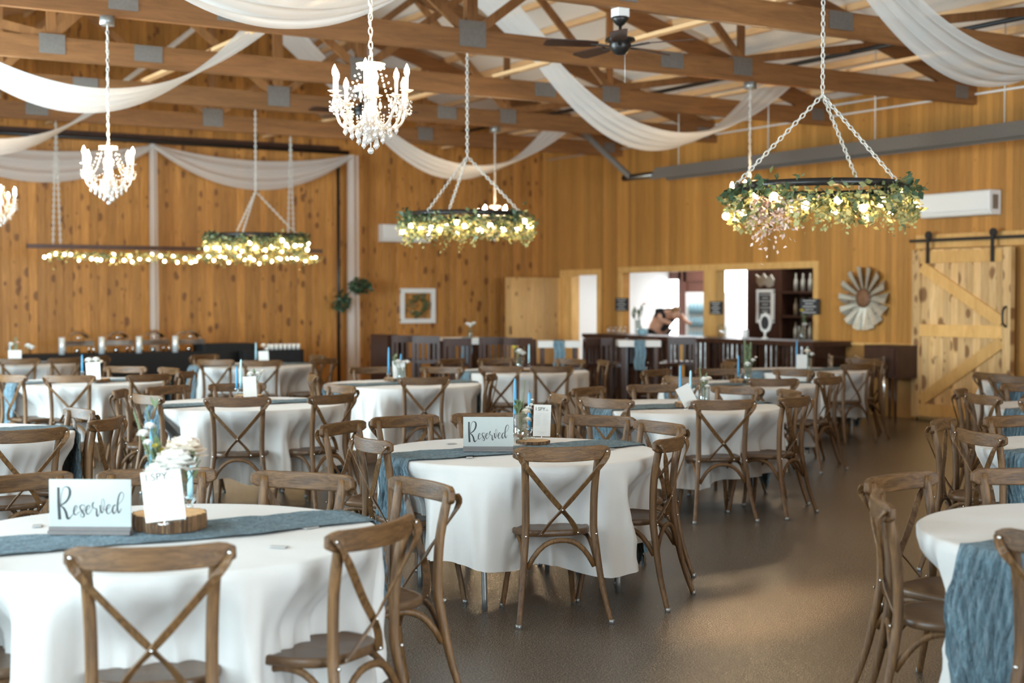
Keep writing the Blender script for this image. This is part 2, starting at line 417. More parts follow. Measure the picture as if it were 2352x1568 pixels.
struct('trim_4', tr_, M['trim'])
struct('baseboard_right', MB().box(XR - .02, YF, 0, XR, BY0, .1), M['trim'])
struct('baseboard_back', MB().box(XL, YB - .02, 0, XR, YB, .1), M['trim'])

# roof trusses
TY = [4.76, 7.33, 9.90, 12.47, 15.04, 17.60, 20.15]
tw = {4.76: 'nearest, above the camera', 7.33: 'over the nearest chandelier', 9.90: 'carrying the ceiling fan', 12.47: 'carrying the middle hoop wreath',
      15.04: 'fourth from the back wall', 17.60: 'carrying the far hoop wreath', 20.15: 'closest to the knotty back wall'}
tw[15.04] = 'carrying the dark far ceiling fan'
CB, CT = 4.05, 4.285
def make_truss(Y):
    t = thing('roof_truss', 'brown timber roof truss ' + tw[Y], 'roof truss', (0, Y, 0), 0, 'timber roof trusses')
    return t
first = None
for Y in TY:
    t = make_truss(Y)
    if first is None:
        first = t
        MB().box(XL, -.038, CB, XR, .038, CT).build('bottom_chord', M['truss'], t)
        for side, xe in ((1, XR), (-1, XL)):
            MB().bar((RX, 0, zroof(RX) - .21), (xe, 0, zroof(xe) - .21), .045, .23, (0, 0, 1)).build('top_chord', M['truss'], t)
        MB().box(RX - .06, -.04, CT, RX + .06, .04, zroof(RX) - .25).build('king_post', M['truss_v'], t)
        for sd in (1, -1):
            for x0, z0, x1 in ((.08, CT, 2.0), (3.5, CT, 2.05), (3.5, CT, 5.6)):
                MB().bar((RX + sd * x0, 0, z0), (RX + sd * x1, 0, zroof(RX + x1) - .3), .045, .09).build('web', M['truss_v'], t)
            MB().box(RX + sd * 3.5 - .045, -.02, CT, RX + sd * 3.5 + .045, .02, zroof(RX + 3.5) - .3).build('web', M['truss_v'], t)
        for x, wd, hh in ((RX, .30, .26), (RX + 3.5, .26, .20), (RX + 2.5, .30, .17), (RX - 3.5, .26, .20), (RX - 2.5, .30, .17), (XR - .28, .22, .16)):
            MB().box(x - wd / 2, -.047, CB + .06, x + wd / 2, .047, CB + .06 + hh).build('gusset_plate', M['steel'], t)
    else:
        for ch in first.children:
            c = ch.copy(); COL.objects.link(c); c.parent = t
for x, lb in ((5.3, 'left of the centre hoops'), (8.85, 'right of the centre hoops'), (12.25, 'nearest the right wall'), (1.8, 'nearest the left edge')):
    tag(MB().box(x - .045, 5.2, CT, x + .045, YB - .05, CT + .04).build('brace_board', M['purlin']),
        'pale pine board laid across the truss chords, ' + lb, 'board', 'pale boards across the trusses')

# ------------------------------------------------------------------ sheer ceiling drapes
def drape(Y, sd, label, W0=.62, sag=.86):
    """one length of voile: from the ridge down over the brace board, swagging to the outer brace board"""
    ns, nv = 70, 26
    xs = [(0.12, 5.75), (1.0, 5.0), (1.74, 4.40)]
    def P(i, j):
        s = i / (ns - 1); v = j / (nv - 1) * 2 - 1
        if s < .3:
            q = s / .3 * 2; k = min(1, int(q)); f = q - k
            x = xs[k][0] * (1 - f) + xs[k + 1][0] * f; z = xs[k][1] * (1 - f) + xs[k + 1][1] * f
            wd = W0 * (1 - .25 * (s / .3)); g = 0; xx = x
        else:
            f = (s - .3) / .7; xx = 1.74 + f * 3.5; par = 4 * f * (1 - f)
            g = par; z = 4.36 - par * (sag + .07 * v) + .09 * (1 - par) * v; wd = W0 * (.85 - .10 * par)
        fold = .022 * math.sin(v * 11 + 1.3 * math.sin(s * 5)) + .012 * math.sin(v * 23 + 4 * s)
        z += fold * (1 if s < .3 else .6 + .4 * g)
        y = Y + v * wd / 2 + .02 * math.sin(s * 9 + v * 2)
        return Vector((RX + sd * xx, y - .0 * g, z))
    o = MB().grid(P, ns, nv).build('ceiling_drape', M['sheer'])
    return tag(o, label, 'drape', 'sheer ceiling drapes')
for Y, a in ((8.75, 'nearest row'), (13.85, 'middle row'), (18.8, 'far row')):
    drape(Y, 1, 'white sheer swag drape under the roof, right half of the ' + a, .78, .72 if Y < 9 else .86)
    drape(Y, -1, 'white sheer swag drape under the roof, left half of the ' + a, .78)

# ------------------------------------------------------------------ backdrop frame drapes on the back wall
def wall_swag(x0, x1, z, label):
    def P(i, j):
        f = i / 39; v = j / 13; par = 4 * f * (1 - f)
        zz = z - par * (.18 + .42 * v) - .05 * v + .015 * math.sin(v * 18)
        return Vector((x0 + (x1 - x0) * f, 22.35 + .04 * math.sin(v * 14) - .05 * v, zz))
    tag(MB().grid(P, 40, 14).build('backdrop_swag', M['sheer']), label, 'drape', 'white swags on the back wall')
wall_swag(6.85, 10.3, 4.05, 'white swag on the back wall between the two hanging panels')
wall_swag(3.3, 6.85, 4.03, 'white swag on the back wall at the left edge')
def wall_panel(x, w, z0, label):
    def P(i, j):
        f = i / 9; v = j / 19
        return Vector((x - w / 2 + w * f + .03 * (1 - v) * (f - .5), 22.33 + .03 * math.sin(f * 9), z0 + (4.05 - z0) * v))
    tag(MB().grid(P, 10, 20).build('backdrop_panel', M['sheer']), label, 'drape')
wall_panel(6.85, .13, .05, 'narrow white gathered panel hanging behind the chafing dishes')
wall_panel(10.32, .22, .02, 'white gathered panel hanging from the right end of the swags')
fr = thing('backdrop_frame', 'dark pole frame holding the swags by the back wall', 'frame', (0, 22.5, 0))
MB().tube([(10.12, 0, 0), (10.12, 0, 3.95)], .03).build('post', M['darkmetal'], fr)
MB().tube([(3.3, -.05, 4.1), (10.3, -.05, 4.1)], .035).build('crossbar', M['darkmetal'], fr)
MB().box(10.0, -.12, 0, 10.24, .1, .02).build('foot', M['darkmetal'], fr)
tag(MB().box(.2, YB - .06, 4.10, 10.2, YB - .002, 4.22).build('sliding_door_track', M['darkwood']), 'long dark track running along the back wall above the swags', 'track')

def leaf_cloud(mb, c, rx, ry, rz, n, size, rnd, hang=0):
    for _ in range(n):
        while True:
            p = Vector((rnd.uniform(-1, 1), rnd.uniform(-1, 1), rnd.uniform(-1, 1)))
            if p.length < 1: break
        p = Vector((c[0] + p.x * rx, c[1] + p.y * ry, c[2] + p.z * rz)); leaf(mb, p, size * rnd.uniform(.6, 1.3), rnd)
def leaf(mb, p, s, rnd):
    d = Vector((rnd.uniform(-1, 1), rnd.uniform(-1, 1), rnd.uniform(-1, .6))).normalized()
    n = d.cross(Vector((rnd.uniform(-1, 1), rnd.uniform(-1, 1), rnd.uniform(-1, 1)))).normalized(); b = d.cross(n)
    mb.add([p, p + d * s * .5 + n * s * .32 + b * s * .08, p + d * s, p + d * s * .5 - n * s * .32 + b * s * .08], [(0, 1, 2), (0, 2, 3)], True)
rg = random.Random(3)
g = thing('greenery_spray', 'dark green leafy spray pinned to the white hanging panel', 'greenery', (0, 22.25, 0))
mb = MB(); leaf_cloud(mb, UY(828, 655, 22.25) - Vector((0, 22.25, 0)), .2, .08, .13, 170, .09, rg); leaf_cloud(mb, UY(785, 690, 22.25) - Vector((0, 22.25, 0)), .14, .07, .16, 130, .09, rg)
mb.build('leaves', M['leaf_d'], g)['kind'] = 'stuff'
p0 = UY(828, 655, 22.25) - Vector((0, 22.25, 0)); p1 = UY(780, 700, 22.25) - Vector((0, 22.25, 0))
MB().tube([p0, (p0 + p1) / 2 + Vector((0, 0, .05)), p1], .012).build('stem', M['leaf_d'], g)

# framed wreath picture on the back wall
c = UY(958, 702, YB); w2, h2 = .31, .27
t = thing('wreath_picture', 'square white frame with a small green wreath on the back wall', 'picture frame', (c.x, YB - .03, c.z))
fm = MB()
for a in (-1, 1): fm.box(a * w2 - .04, -.02, -h2, a * w2 + .04, .02, h2); fm.box(-w2 - .04, -.021, a * h2 - .04, w2 + .04, .021, a * h2 + .04)
fm.build('frame', M['whitepaint'], t)
mb = MB()
for k in range(160):
    a = rg.uniform(0, 2 * PI); r = rg.uniform(.10, .22); leaf(mb, Vector((math.cos(a) * r, -.03, math.sin(a) * r)), .06, rg)
mb.build('wreath', M['leaf'], t)
# ------------------------------------------------------------------ air conditioners
def aircon(p, nrm, w, label):
    t = thing('air_conditioner', label, 'air conditioner', p, math.atan2(nrm[0], -nrm[1]), None)
    b = MB(); prof = [(0, -.15), (-.17, -.15), (-.22, -.08), (-.22, .14), (-.20, .16), (0, .16)]
    n = len(prof); vs = [(x, y, z) for x in (-w / 2, w / 2) for y, z in prof]
    b.add(vs, [tuple(range(n)), tuple(n + k for k in reversed(range(n)))] + [(k, k + n, (k + 1) % n + n, (k + 1) % n) for k in range(n)])
    bevel(b.build('body', M['white'], t), .012)
    MB().box(-w / 2 + .03, -.205, -.135, w / 2 - .03, -.17, -.10).build('louver', M['whitepaint'], t)
    MB().box(w / 2, -.16, -.08, w / 2 + .004, -.06, .1).build('side_grille', M['greymetal'], t)
    return t
a = UX(2137, 472, XR); b = UX(2300, 470, XR)
aircon((XR, (a.y + b.y) / 2, (a.z + b.z) / 2), (-1, 0), abs(a.y - b.y) * 1.0, 'white split air conditioner on the right wall above the barn door')
a = UY(868, 536, YB); aircon((a.x + .48, YB, a.z), (0, -1), .95, 'white split air conditioner on the back wall behind the hoop')

# ------------------------------------------------------------------ barn door
a = UX(2110, 960, XR); b = UX(2338, 960, XR); yd1, yd0 = a.y, b.y; zt = UX(2112, 575, XR).z
XD = XR - .10
bd = thing('barn_door', 'pale pine sliding barn door with Z bracing on the right wall', 'barn door', (XD, 0, .0))
MB().box(-.02, yd0, .04, .02, yd1, zt).build('plank_panel', M['doorwood'], bd)
L = yd1 - yd0
def frame_board(n, pts): MB().bar(pts[0], pts[1], .16, .03, (1, 0, 0)).build(n, M['trim'], bd)
bw_ = .14
for y in (yd0 + .07, yd1 - .07): MB().box(-.045, y - .07, .04, -.02, y + .07, zt).build('stile', M['doorwood'], bd)
zm = UX(2300, 762, XR).z
for z in (.14, zm, zt - .10): MB().box(-.046, yd0 + .14, z - .08, -.02, yd1 - .14, z + .08).build('rail', M['trim'], bd)
MB().bar((-.034, yd1 - .16, zt - .22), (-.034, yd0 + .14, zm + .12), .03, .15, (0, .4, 1)).build('diagonal_brace', M['trim'], bd)
MB().bar((-.034, yd1 - .16, .26), (-.034, yd0 + .14, zm - .12), .03, .15, (0, -.4, 1)).build('diagonal_brace', M['trim'], bd)
hd = MB(); hd.tube(smoothpath([(-.05, yd0 + .07, 1.25), (-.11, yd0 + .07, 1.3), (-.11, yd0 + .07, 1.45), (-.05, yd0 + .07, 1.5)], 4), .014); hd.build('handle', M['blackiron'], bd)
rl = thing('barn_door_rail', 'black iron rail with two rollers above the barn door', 'rail', (XD, 0, zt + .12))
MB().box(-.05, yd0 - .9, -.02, -.035, yd1 + .05, .02).build('track', M['blackiron'], rl)
for y in (yd1 - .28, yd0 + .28):
    mm = MB(); mm.box(-.07, y - .025, -.30, -.055, y + .025, .06); mm.build('hanger', M['blackiron'], rl)
    MB().lathe([(.055, -.012), (.055, .012)], 14, (-.05, y, .065), Matrix.Rotation(PI / 2, 4, 'Y')).build('roller', M['blackiron'], rl)
struct('trim_5', MB().box(XR - .06, yd0 - .9, zt + .02, XR, yd1 + .02, zt + .2), M['trim'])

# windmill wall decoration
c = UX(1985, 685, XR - .055)
t = thing('windmill_decor', 'round galvanised windmill blade decoration on the right wall', 'wall decoration', c)
for k in range(14):
    a = 2 * PI * k / 14; mb = MB()
    ca, sa = math.cos(a), math.sin(a)
    def Q(r, o, x): return Vector((x, ca * r - sa * o, sa * r + ca * o))
    mb.add([Q(.12, -.025, .02), Q(.12, .025, -.01), Q(.43, .075, -.05), Q(.445, 0, -.045), Q(.43, -.075, .03),
            Q(.12, -.025, .012), Q(.12, .025, -.018), Q(.43, .075, -.058), Q(.445, 0, -.053), Q(.43, -.075, .022)],
           [(0, 1, 2, 3, 4), (9, 8, 7, 6, 5), (0, 5, 6, 1), (1, 6, 7, 2), (2, 7, 8, 3), (3, 8, 9, 4), (4, 9, 5, 0)])
    mb.build('blade', M['galv'], t)
MB().lathe([(.13, -.02), (.13, .0), (.06, .03)], 20, (-.03, 0, 0), Matrix.Rotation(-PI / 2, 4, 'Y')).build('hub', M['rust'], t)
MB().lathe([(.03, 0), (.03, .055)], 10, (0, 0, 0), Matrix.Rotation(PI / 2, 4, 'Y')).build('wall_mount', M['rust'], t)
MB().tube([(.0, math.cos(x) * .3, math.sin(x) * .3) for x in [2 * PI * k / 28 for k in range(28)]], .008, 6, closed=True).build('ring', M['rust'], t)

# ------------------------------------------------------------------ radiant tube heater
XH = 13.2
a = UX(1512, 392, XH); zt_ = a.z
t = thing('radiant_heater', 'long dark grey radiant tube heater slung along the right wall', 'heater', (XH, 0, zt_))
vs = [(-.17, -.13), (-.06, .04), (.06, .04), (.17, -.13)]
mb = MB(); n = len(vs); P2 = vs + [(x * .95, z - .012) for x, z in reversed(vs)]
mb.prism(P2, 6.0, a.y); mb.build('reflector', M['greymetal'], t)
MB().tube([(0, 6.0, -.05), (0, a.y + .9, -.05)], .05, 10).build('tube', M['darkmetal'], t)
b = UX(1440, 400, XH); e = U(1310, 298, 4.3)
MB().tube(smoothpath([(0, a.y, -.05), (0, b.y - .1, -.05), (e.x - XH, e.y, 4.45 - zt_)], 1), .05, 10).build('flue_pipe', M['greymetal'], t)
for k in range(6):
    y = 7 + k * 2.0
    MB().tube([(0, y, .03), (0, y, ZH + .33 - zt_)], .008, 5).build('hanger_chain', M['chain'], t)
tag(MB().tube([(12.25, 5.0, 4.52), (12.25, YB - .1, 4.52)], .028, 8).build('gas_pipe', M['blackiron']), 'thin black pipe running lengthwise above the truss chords', 'pipe')
tag(MB().tube([(8.4, 11.15, 4.66), (XR - .5, 11.15, 4.36)], .045, 8).build('gas_pipe', M['blackiron']), 'thick black pipe crossing sideways behind the front chord', 'pipe')
for z, lb in ((4.18, 'lower'), (4.33, 'upper')):
    tag(MB().tube([(XR - .03, 6, z), (XR - .03, YB - .2, z)], .014, 6).build('conduit', M['white']), lb + ' thin white conduit along the top of the right wall', 'conduit')

# ------------------------------------------------------------------ ceiling fans
def fan(Y, ang, label):
    t = thing('ceiling_fan', label, 'ceiling fan', (RX, Y, CB), ang, 'ceiling fans')
    MB().box(-.055, -.055, -.07, .055, .055, 0).build('junction_box', M['white'], t)
    MB().lathe([(.07, -.07), (.075, -.09), (.04, -.13), (.022, -.145)], 16).build('canopy', M['darkmetal'], t)
    MB().lathe([(.014, -.24), (.014, -.14)], 8).build('downrod', M['darkmetal'], t)
    MB().lathe([(.02, -.20), (.05, -.235), (.125, -.25), (.13, -.27), (.09, -.29), (.095, -.32), (.07, -.36), (.045, -.385), (.02, -.39)], 20).build('motor', M['darkmetal'], t)
    for k in range(5):
        a = 2 * PI * k / 5 + .3; ca, sa = math.cos(a), math.sin(a)
        def q(r, o, z): return (ca * r - sa * o, sa * r + ca * o, z)
        mb = MB(); zz = -.30
        out = [(.2, .05), (.3, .065), (.62, .075), (.66, .05)]
        top = [q(r, o, zz + o * .2) for r, o in out] + [q(r, -o, zz - o * .2) for r, o in reversed(out)]
        bot = [(x, y, z - .008) for x, y, z in top]; n = len(top)
        mb.add(top + bot, [tuple(range(n)), tuple(n + i for i in reversed(range(n)))] + [(i, i + n, (i + 1) % n + n, (i + 1) % n) for i in range(n)])
        b = mb.build('blade', M['darkwood'], t)
        MB().bar(q(.1, 0, zz - .02), q(.26, 0, zz - .005), .03, .012).build('blade_arm', M['darkmetal'], b)
    MB().tube([(.05, 0, -.37), (.05, 0, -.62)], .003, 4).build('pull_chain', M['chain'], t)
fan(9.9, 0, 'dark bronze five-blade ceiling fan under the front chord')
fan(15.04, .4, 'dark ceiling fan partly hidden behind the nearest crystal chandelier')

# ------------------------------------------------------------------ chandeliers
def chain_mb(mb, a, b, link=.045, r=.0045, wd=.011):
    a = Vector(a); b = Vector(b); d = b - a; L = d.length; d.normalize(); n = int(L / (link * .78))
    x = d.cross(Vector((.3, 1, .1))).normalized(); y = d.cross(x)
    for i in range(n):
        c = a + d * (L * (i + .5) / n); s = (x if i % 2 else y)
        pts = [c + d * (math.cos(q) * link / 2) + s * (math.sin(q) * wd) for q in [2 * PI * k / 8 for k in range(8)]]
        mb.tube(pts, r, 4, closed=True)
def drop(mb, p, s):
    mb.ball(p + Vector((0, 0, -.006)), .006 * s, 5)
    mb.lathe([(.0005, 0), (.008 * s, -.012 * s), (.0135 * s, -.034 * s), (.0005, -.052 * s)], 6, p + Vector((0, 0, -.012)), None, False)
def make_chandelier():
    t = thing('crystal_chandelier', '', 'chandelier', (0, 0, 0), 0, 'crystal chandeliers')
    # local z: 0 = bulb tips height 2.93, origin at truss underside z=CB
    zb = -1.16
    bx = MB(); bx.lathe([(.075, -.08), (.075, 0)], 4); bx.build('junction_box', M['greymetal'], t)
    mb = MB(); chain_mb(mb, (0, 0, -.08), (0, 0, zb + .04), .05, .004, .011)
    mb.tube([(0.010 * math.cos(k * .9), .010 * math.sin(k * .9), -.08 - k * .018) for k in range(int((abs(zb) - .04) / .018))], .004, 4)
    mb.build('chain', M['chain'], t)
    MB().lathe([(.085, zb + .035), (.075, zb + .01), (.03, zb), (.028, zb - .06), (.045, zb - .09), (.045, zb - .13), (.022, zb - .16), (.03, zb - .2), (.05, zb - .24), (.05, zb - .27), (.025, zb - .3), (.05, zb - .33), (.02, zb - .36), (.012, zb - .39)], 18).build('stem_body', M['crystal'], t)
    for k in range(8):
        a = 2 * PI * k / 8 + .2; ca, sa = math.cos(a), math.sin(a); ro = .235 if k % 2 == 0 else .205; zc = zb - .17 if k % 2 == 0 else zb - .12
        arm = MB().tube(smoothpath([(.03 * ca, .03 * sa, zb - .26), (.10 * ca, .10 * sa, zb - .33), (.18 * ca, .18 * sa, zb - .29), (ro * ca, ro * sa, zc)], 5), .009, 7).build('arm', M['crystal'], t)
        cup = MB(); cup.lathe([(.006, -.012), (.022, -.006), (.042, .006), (.036, .006), (.012, .002)], 12, (ro * ca, ro * sa, zc)); cup.build('drip_cup', M['crystal'], arm)
        MB().lathe([(.011, 0), (.011, .085)], 8, (ro * ca, ro * sa, zc)).build('candle_sleeve', M['white'], arm)
        MB().lathe([(.010, .085), (.017, .105), (.015, .125), (.006, .145), (.0005, .155)], 8, (ro * ca, ro * sa, zc), None, False).build('bulb', M['candlebulb'], arm)
        cr = MB()
        for q in range(3):
            aa = a + (q - 1) * .13; drop(cr, Vector((ro * math.cos(aa), ro * math.sin(aa), zc - .012 - .02 * (q == 1))), 1.1)
        cr.build('crystal_drop', M['crystal'], arm)
    # bead strands and lower tiers of drops
    bd_ = MB()
    for k in range(8):
        a = 2 * PI * k / 8 + .2; ro = .23
        for i in range(13):
            f = i / 12; r = .075 + (ro - .075) * f; z = zb + .01 + (-.19) * f - .10 * 4 * f * (1 - f) * .9
            bd_.ball((r * math.cos(a + .08), r * math.sin(a + .08), z), .008, 6)
        a2 = a + 2 * PI / 8
        for i in range(9):
            f = i / 8; aa = a + (a2 - a) * f; bd_.ball((ro * math.cos(aa), ro * math.sin(aa), zb - .18 - .06 * 4 * f * (1 - f)), .007, 6)
    bd_.build('bead_strands', M['crystal'], t)['kind'] = 'stuff'
    cr = MB()
    d0 = MB(); drop(d0, Vector((0, 0, 0)), 1.15)
    for q in range(3): d0.ball((0, 0, .018 + q * .016), .0055, 5)
    d0 = d0.build('crystal_drop', M['crystal'], t); nd = 0
    for n, r, z0 in ((12, .15, -.285), (10, .115, -.31), (8, .075, -.34), (5, .04, -.365)):
        for i in range(n):
            a = 2 * PI * i / n + r * 9
            o = d0 if nd == 0 else d0.copy(); nd += 1
            if o is not d0: COL.objects.link(o)
            o.location = (r * math.cos(a), r * math.sin(a), zb + z0 + (.014 if i % 2 else -.012))
    cr.ball((0, 0, zb - .455), .020, 7); cr.tube([(0, 0, zb - .38), (0, 0, zb - .44)], .004, 5)
    cr.build('crystal_ball', M['crystal'], t)
    return t
ch0 = make_chandelier()
spots = [((3.50, 7.33), 'large crystal chandelier nearest the camera with glowing candle bulbs'),
         ((3.43, 12.47), 'crystal chandelier hanging before the left backdrop swag'),
         ((3.52, 17.60), 'crystal chandelier cut off by the left edge of the photo'),
         ((10.36, 17.60), 'small far crystal chandelier behind the middle hoop wreath'),
         ((10.7, 12.47), 'crystal chandelier hidden behind the right hoop wreath')]
for i, ((x, y), lb) in enumerate(spots):
    o = ch0 if i == 0 else copy_tree(ch0)
    o.location = (x, y, CB); o['label'] = lb; o.rotation_euler.z = i * .3
spots_x = None

# ------------------------------------------------------------------ hoop wreaths
def hoop(x, y, apex, label, seed, zr, r, angs, dense=1.0):
    rnd = random.Random(seed)
    t = thing('hoop_wreath', label, 'wreath light', (x, y, 0), 0, 'hanging hoop wreaths')
    N = 48
    for z in (zr + .03,):
        mb = MB(); ring = [(math.cos(2 * PI * k / N), math.sin(2 * PI * k / N)) for k in range(N)]
        vs = []
        for c_, s_ in ring: vs += [(c_ * r, s_ * r, z - .025), (c_ * r, s_ * r, z + .025), (c_ * (r - .008), s_ * (r - .008), z + .025), (c_ * (r - .008), s_ * (r - .008), z - .025)]
        fs = []
        for k in range(N):
            k2 = (k + 1) % N
            for q in range(4): fs.append((k * 4 + q, k2 * 4 + q, k2 * 4 + (q + 1) % 4, k * 4 + (q + 1) % 4))
        mb.add(vs, fs, True); mb.build('metal_hoop', M['darkmetal'], t)
    cm = MB(); chain_mb(cm, (0, 0, CB), (0, 0, apex), .045, .005, .013)
    for k in angs:
        a = R(k) - YAW; chain_mb(cm, (0, 0, apex), (math.cos(a) * r, math.sin(a) * r, zr + .05), .045, .005, .013)
    cm.build('chain', M['chain'], t)
    for nm, mt, n, dz, lo, sz in (('dark_leaves', 'leaf_d', 620, .06, .0, .065), ('green_leaves', 'leaf', 900, .09, -.06, .055), ('warm_leaves', 'leaf_w', 1000, .08, -.12, .048)):
        mb = MB()
        for _ in range(int(n * dense)):
            a = rnd.uniform(0, 2 * PI); k = rnd.gauss(0, 1)
            if nm == 'dark_leaves' and 3.6 < a < 4.9: continue
            rr = r + rnd.gauss(0, .035)
            leaf(mb, Vector((math.cos(a) * rr, math.sin(a) * rr, zr + lo + k * dz * .6)), sz * rnd.uniform(.6, 1.3), rnd)
        if nm == 'warm_leaves':
            for _ in range(16):
                a = rnd.uniform(0, 2 * PI); L = rnd.uniform(.1, .24)
                for i in range(22):
                    leaf(mb, Vector((math.cos(a) * r + rnd.gauss(0, .015), math.sin(a) * r + rnd.gauss(0, .015), zr - .08 - L * i / 22)), .03, rnd)
        mb.build(nm, M[mt], t)['kind'] = 'stuff'
    if seed == 1:
        mb = MB()
        for _ in range(420):
            a = 3.35 + rnd.gauss(0, .16); z = -abs(rnd.gauss(0, .14))
            leaf(mb, Vector((math.cos(a) * r + rnd.gauss(0, .03), math.sin(a) * r + rnd.gauss(0, .03), zr - .05 + z)), .035, rnd)
        mb.build('hanging_blossom', M['leaf_pink'], t)['kind'] = 'stuff'
    wire = [(math.cos(a) * (r + .02 * math.sin(a * 9)), math.sin(a) * (r + .02 * math.sin(a * 9)), zr - .07 - .03 * math.sin(a * 13)) for a in [2 * PI * k / 96 for k in range(96)]]
    MB().tube(wire, .004, 4, closed=True).build('light_string', M['leaf_d'], t)
    NB = 20 if seed == 1 else 30
    for k in range(NB):
        a = 2 * PI * k / NB + rnd.uniform(-.06, .06); rr = r + rnd.uniform(-.03, .06); z = zr - .09 + rnd.uniform(-.07, .05)
        MB().ball((math.cos(a) * rr, math.sin(a) * rr, z), .027 if seed == 1 else .024, 10).build('bulb', M['bulb'], t)
    return t
hoop(6.94, 7.33, UY(1889, 218, 7.33).z, 'leafy hoop wreath with globe bulbs hanging at right, nearest the camera', 1, 2.33, .60, (50, 180, 310))
hoop(7.02, 12.47, UY(1052, 358, 12.47).z, 'leafy hoop wreath with globe bulbs hanging in the middle', 2, 2.40, .62, (327, 234, 112))
hoop(6.75, 17.60, UY(610, 440, 17.6).z, 'leafy hoop wreath with globe bulbs hanging farthest away at left', 3, 2.38, .62, (38, 127, 265))
# long garland bar over the head table
ta = UY(62, 568, 20.15); tb = UY(738, 583, 20.15); zb = (ta.z + tb.z) / 2; rnd = random.Random(9)
t = thing('garland_bar', 'long dark bar with string lights and garland hung before the back wall', 'garland light', (0, 20.15, 0))
MB().box(ta.x, -.05, zb, tb.x, .05, zb + .06).build('bar', M['darkwood'], t)
cm = MB()
for px, dz in ((130, 0), (668, 0)):
    p = UY(px, 500, 20.15)
    for q in (-.05, .05): chain_mb(cm, (p.x, 0, CB), (p.x + q, 0, zb + .06), .05, .006, .014)
cm.build('chain', M['chain'], t)
for nm, mt, n in (('garland', 'leaf', 500), ('warm_garland', 'leaf_w', 420)):
    mb = MB()
    for _ in range(n): leaf(mb, Vector((rnd.uniform(ta.x + .3, tb.x), rnd.gauss(0, .04), zb - .05 - abs(rnd.gauss(0, .06)))), .055, rnd)
    mb.build(nm, M[mt], t)['kind'] = 'stuff'
for k in range(46):
    x = ta.x + .2 + (tb.x - ta.x - .25) * (k + rnd.random() * .8) / 46
    MB().ball((x, rnd.uniform(-.04, .04), zb - .06 - rnd.random() * .11), .022, 8).build('bulb', M['bulb'], t)

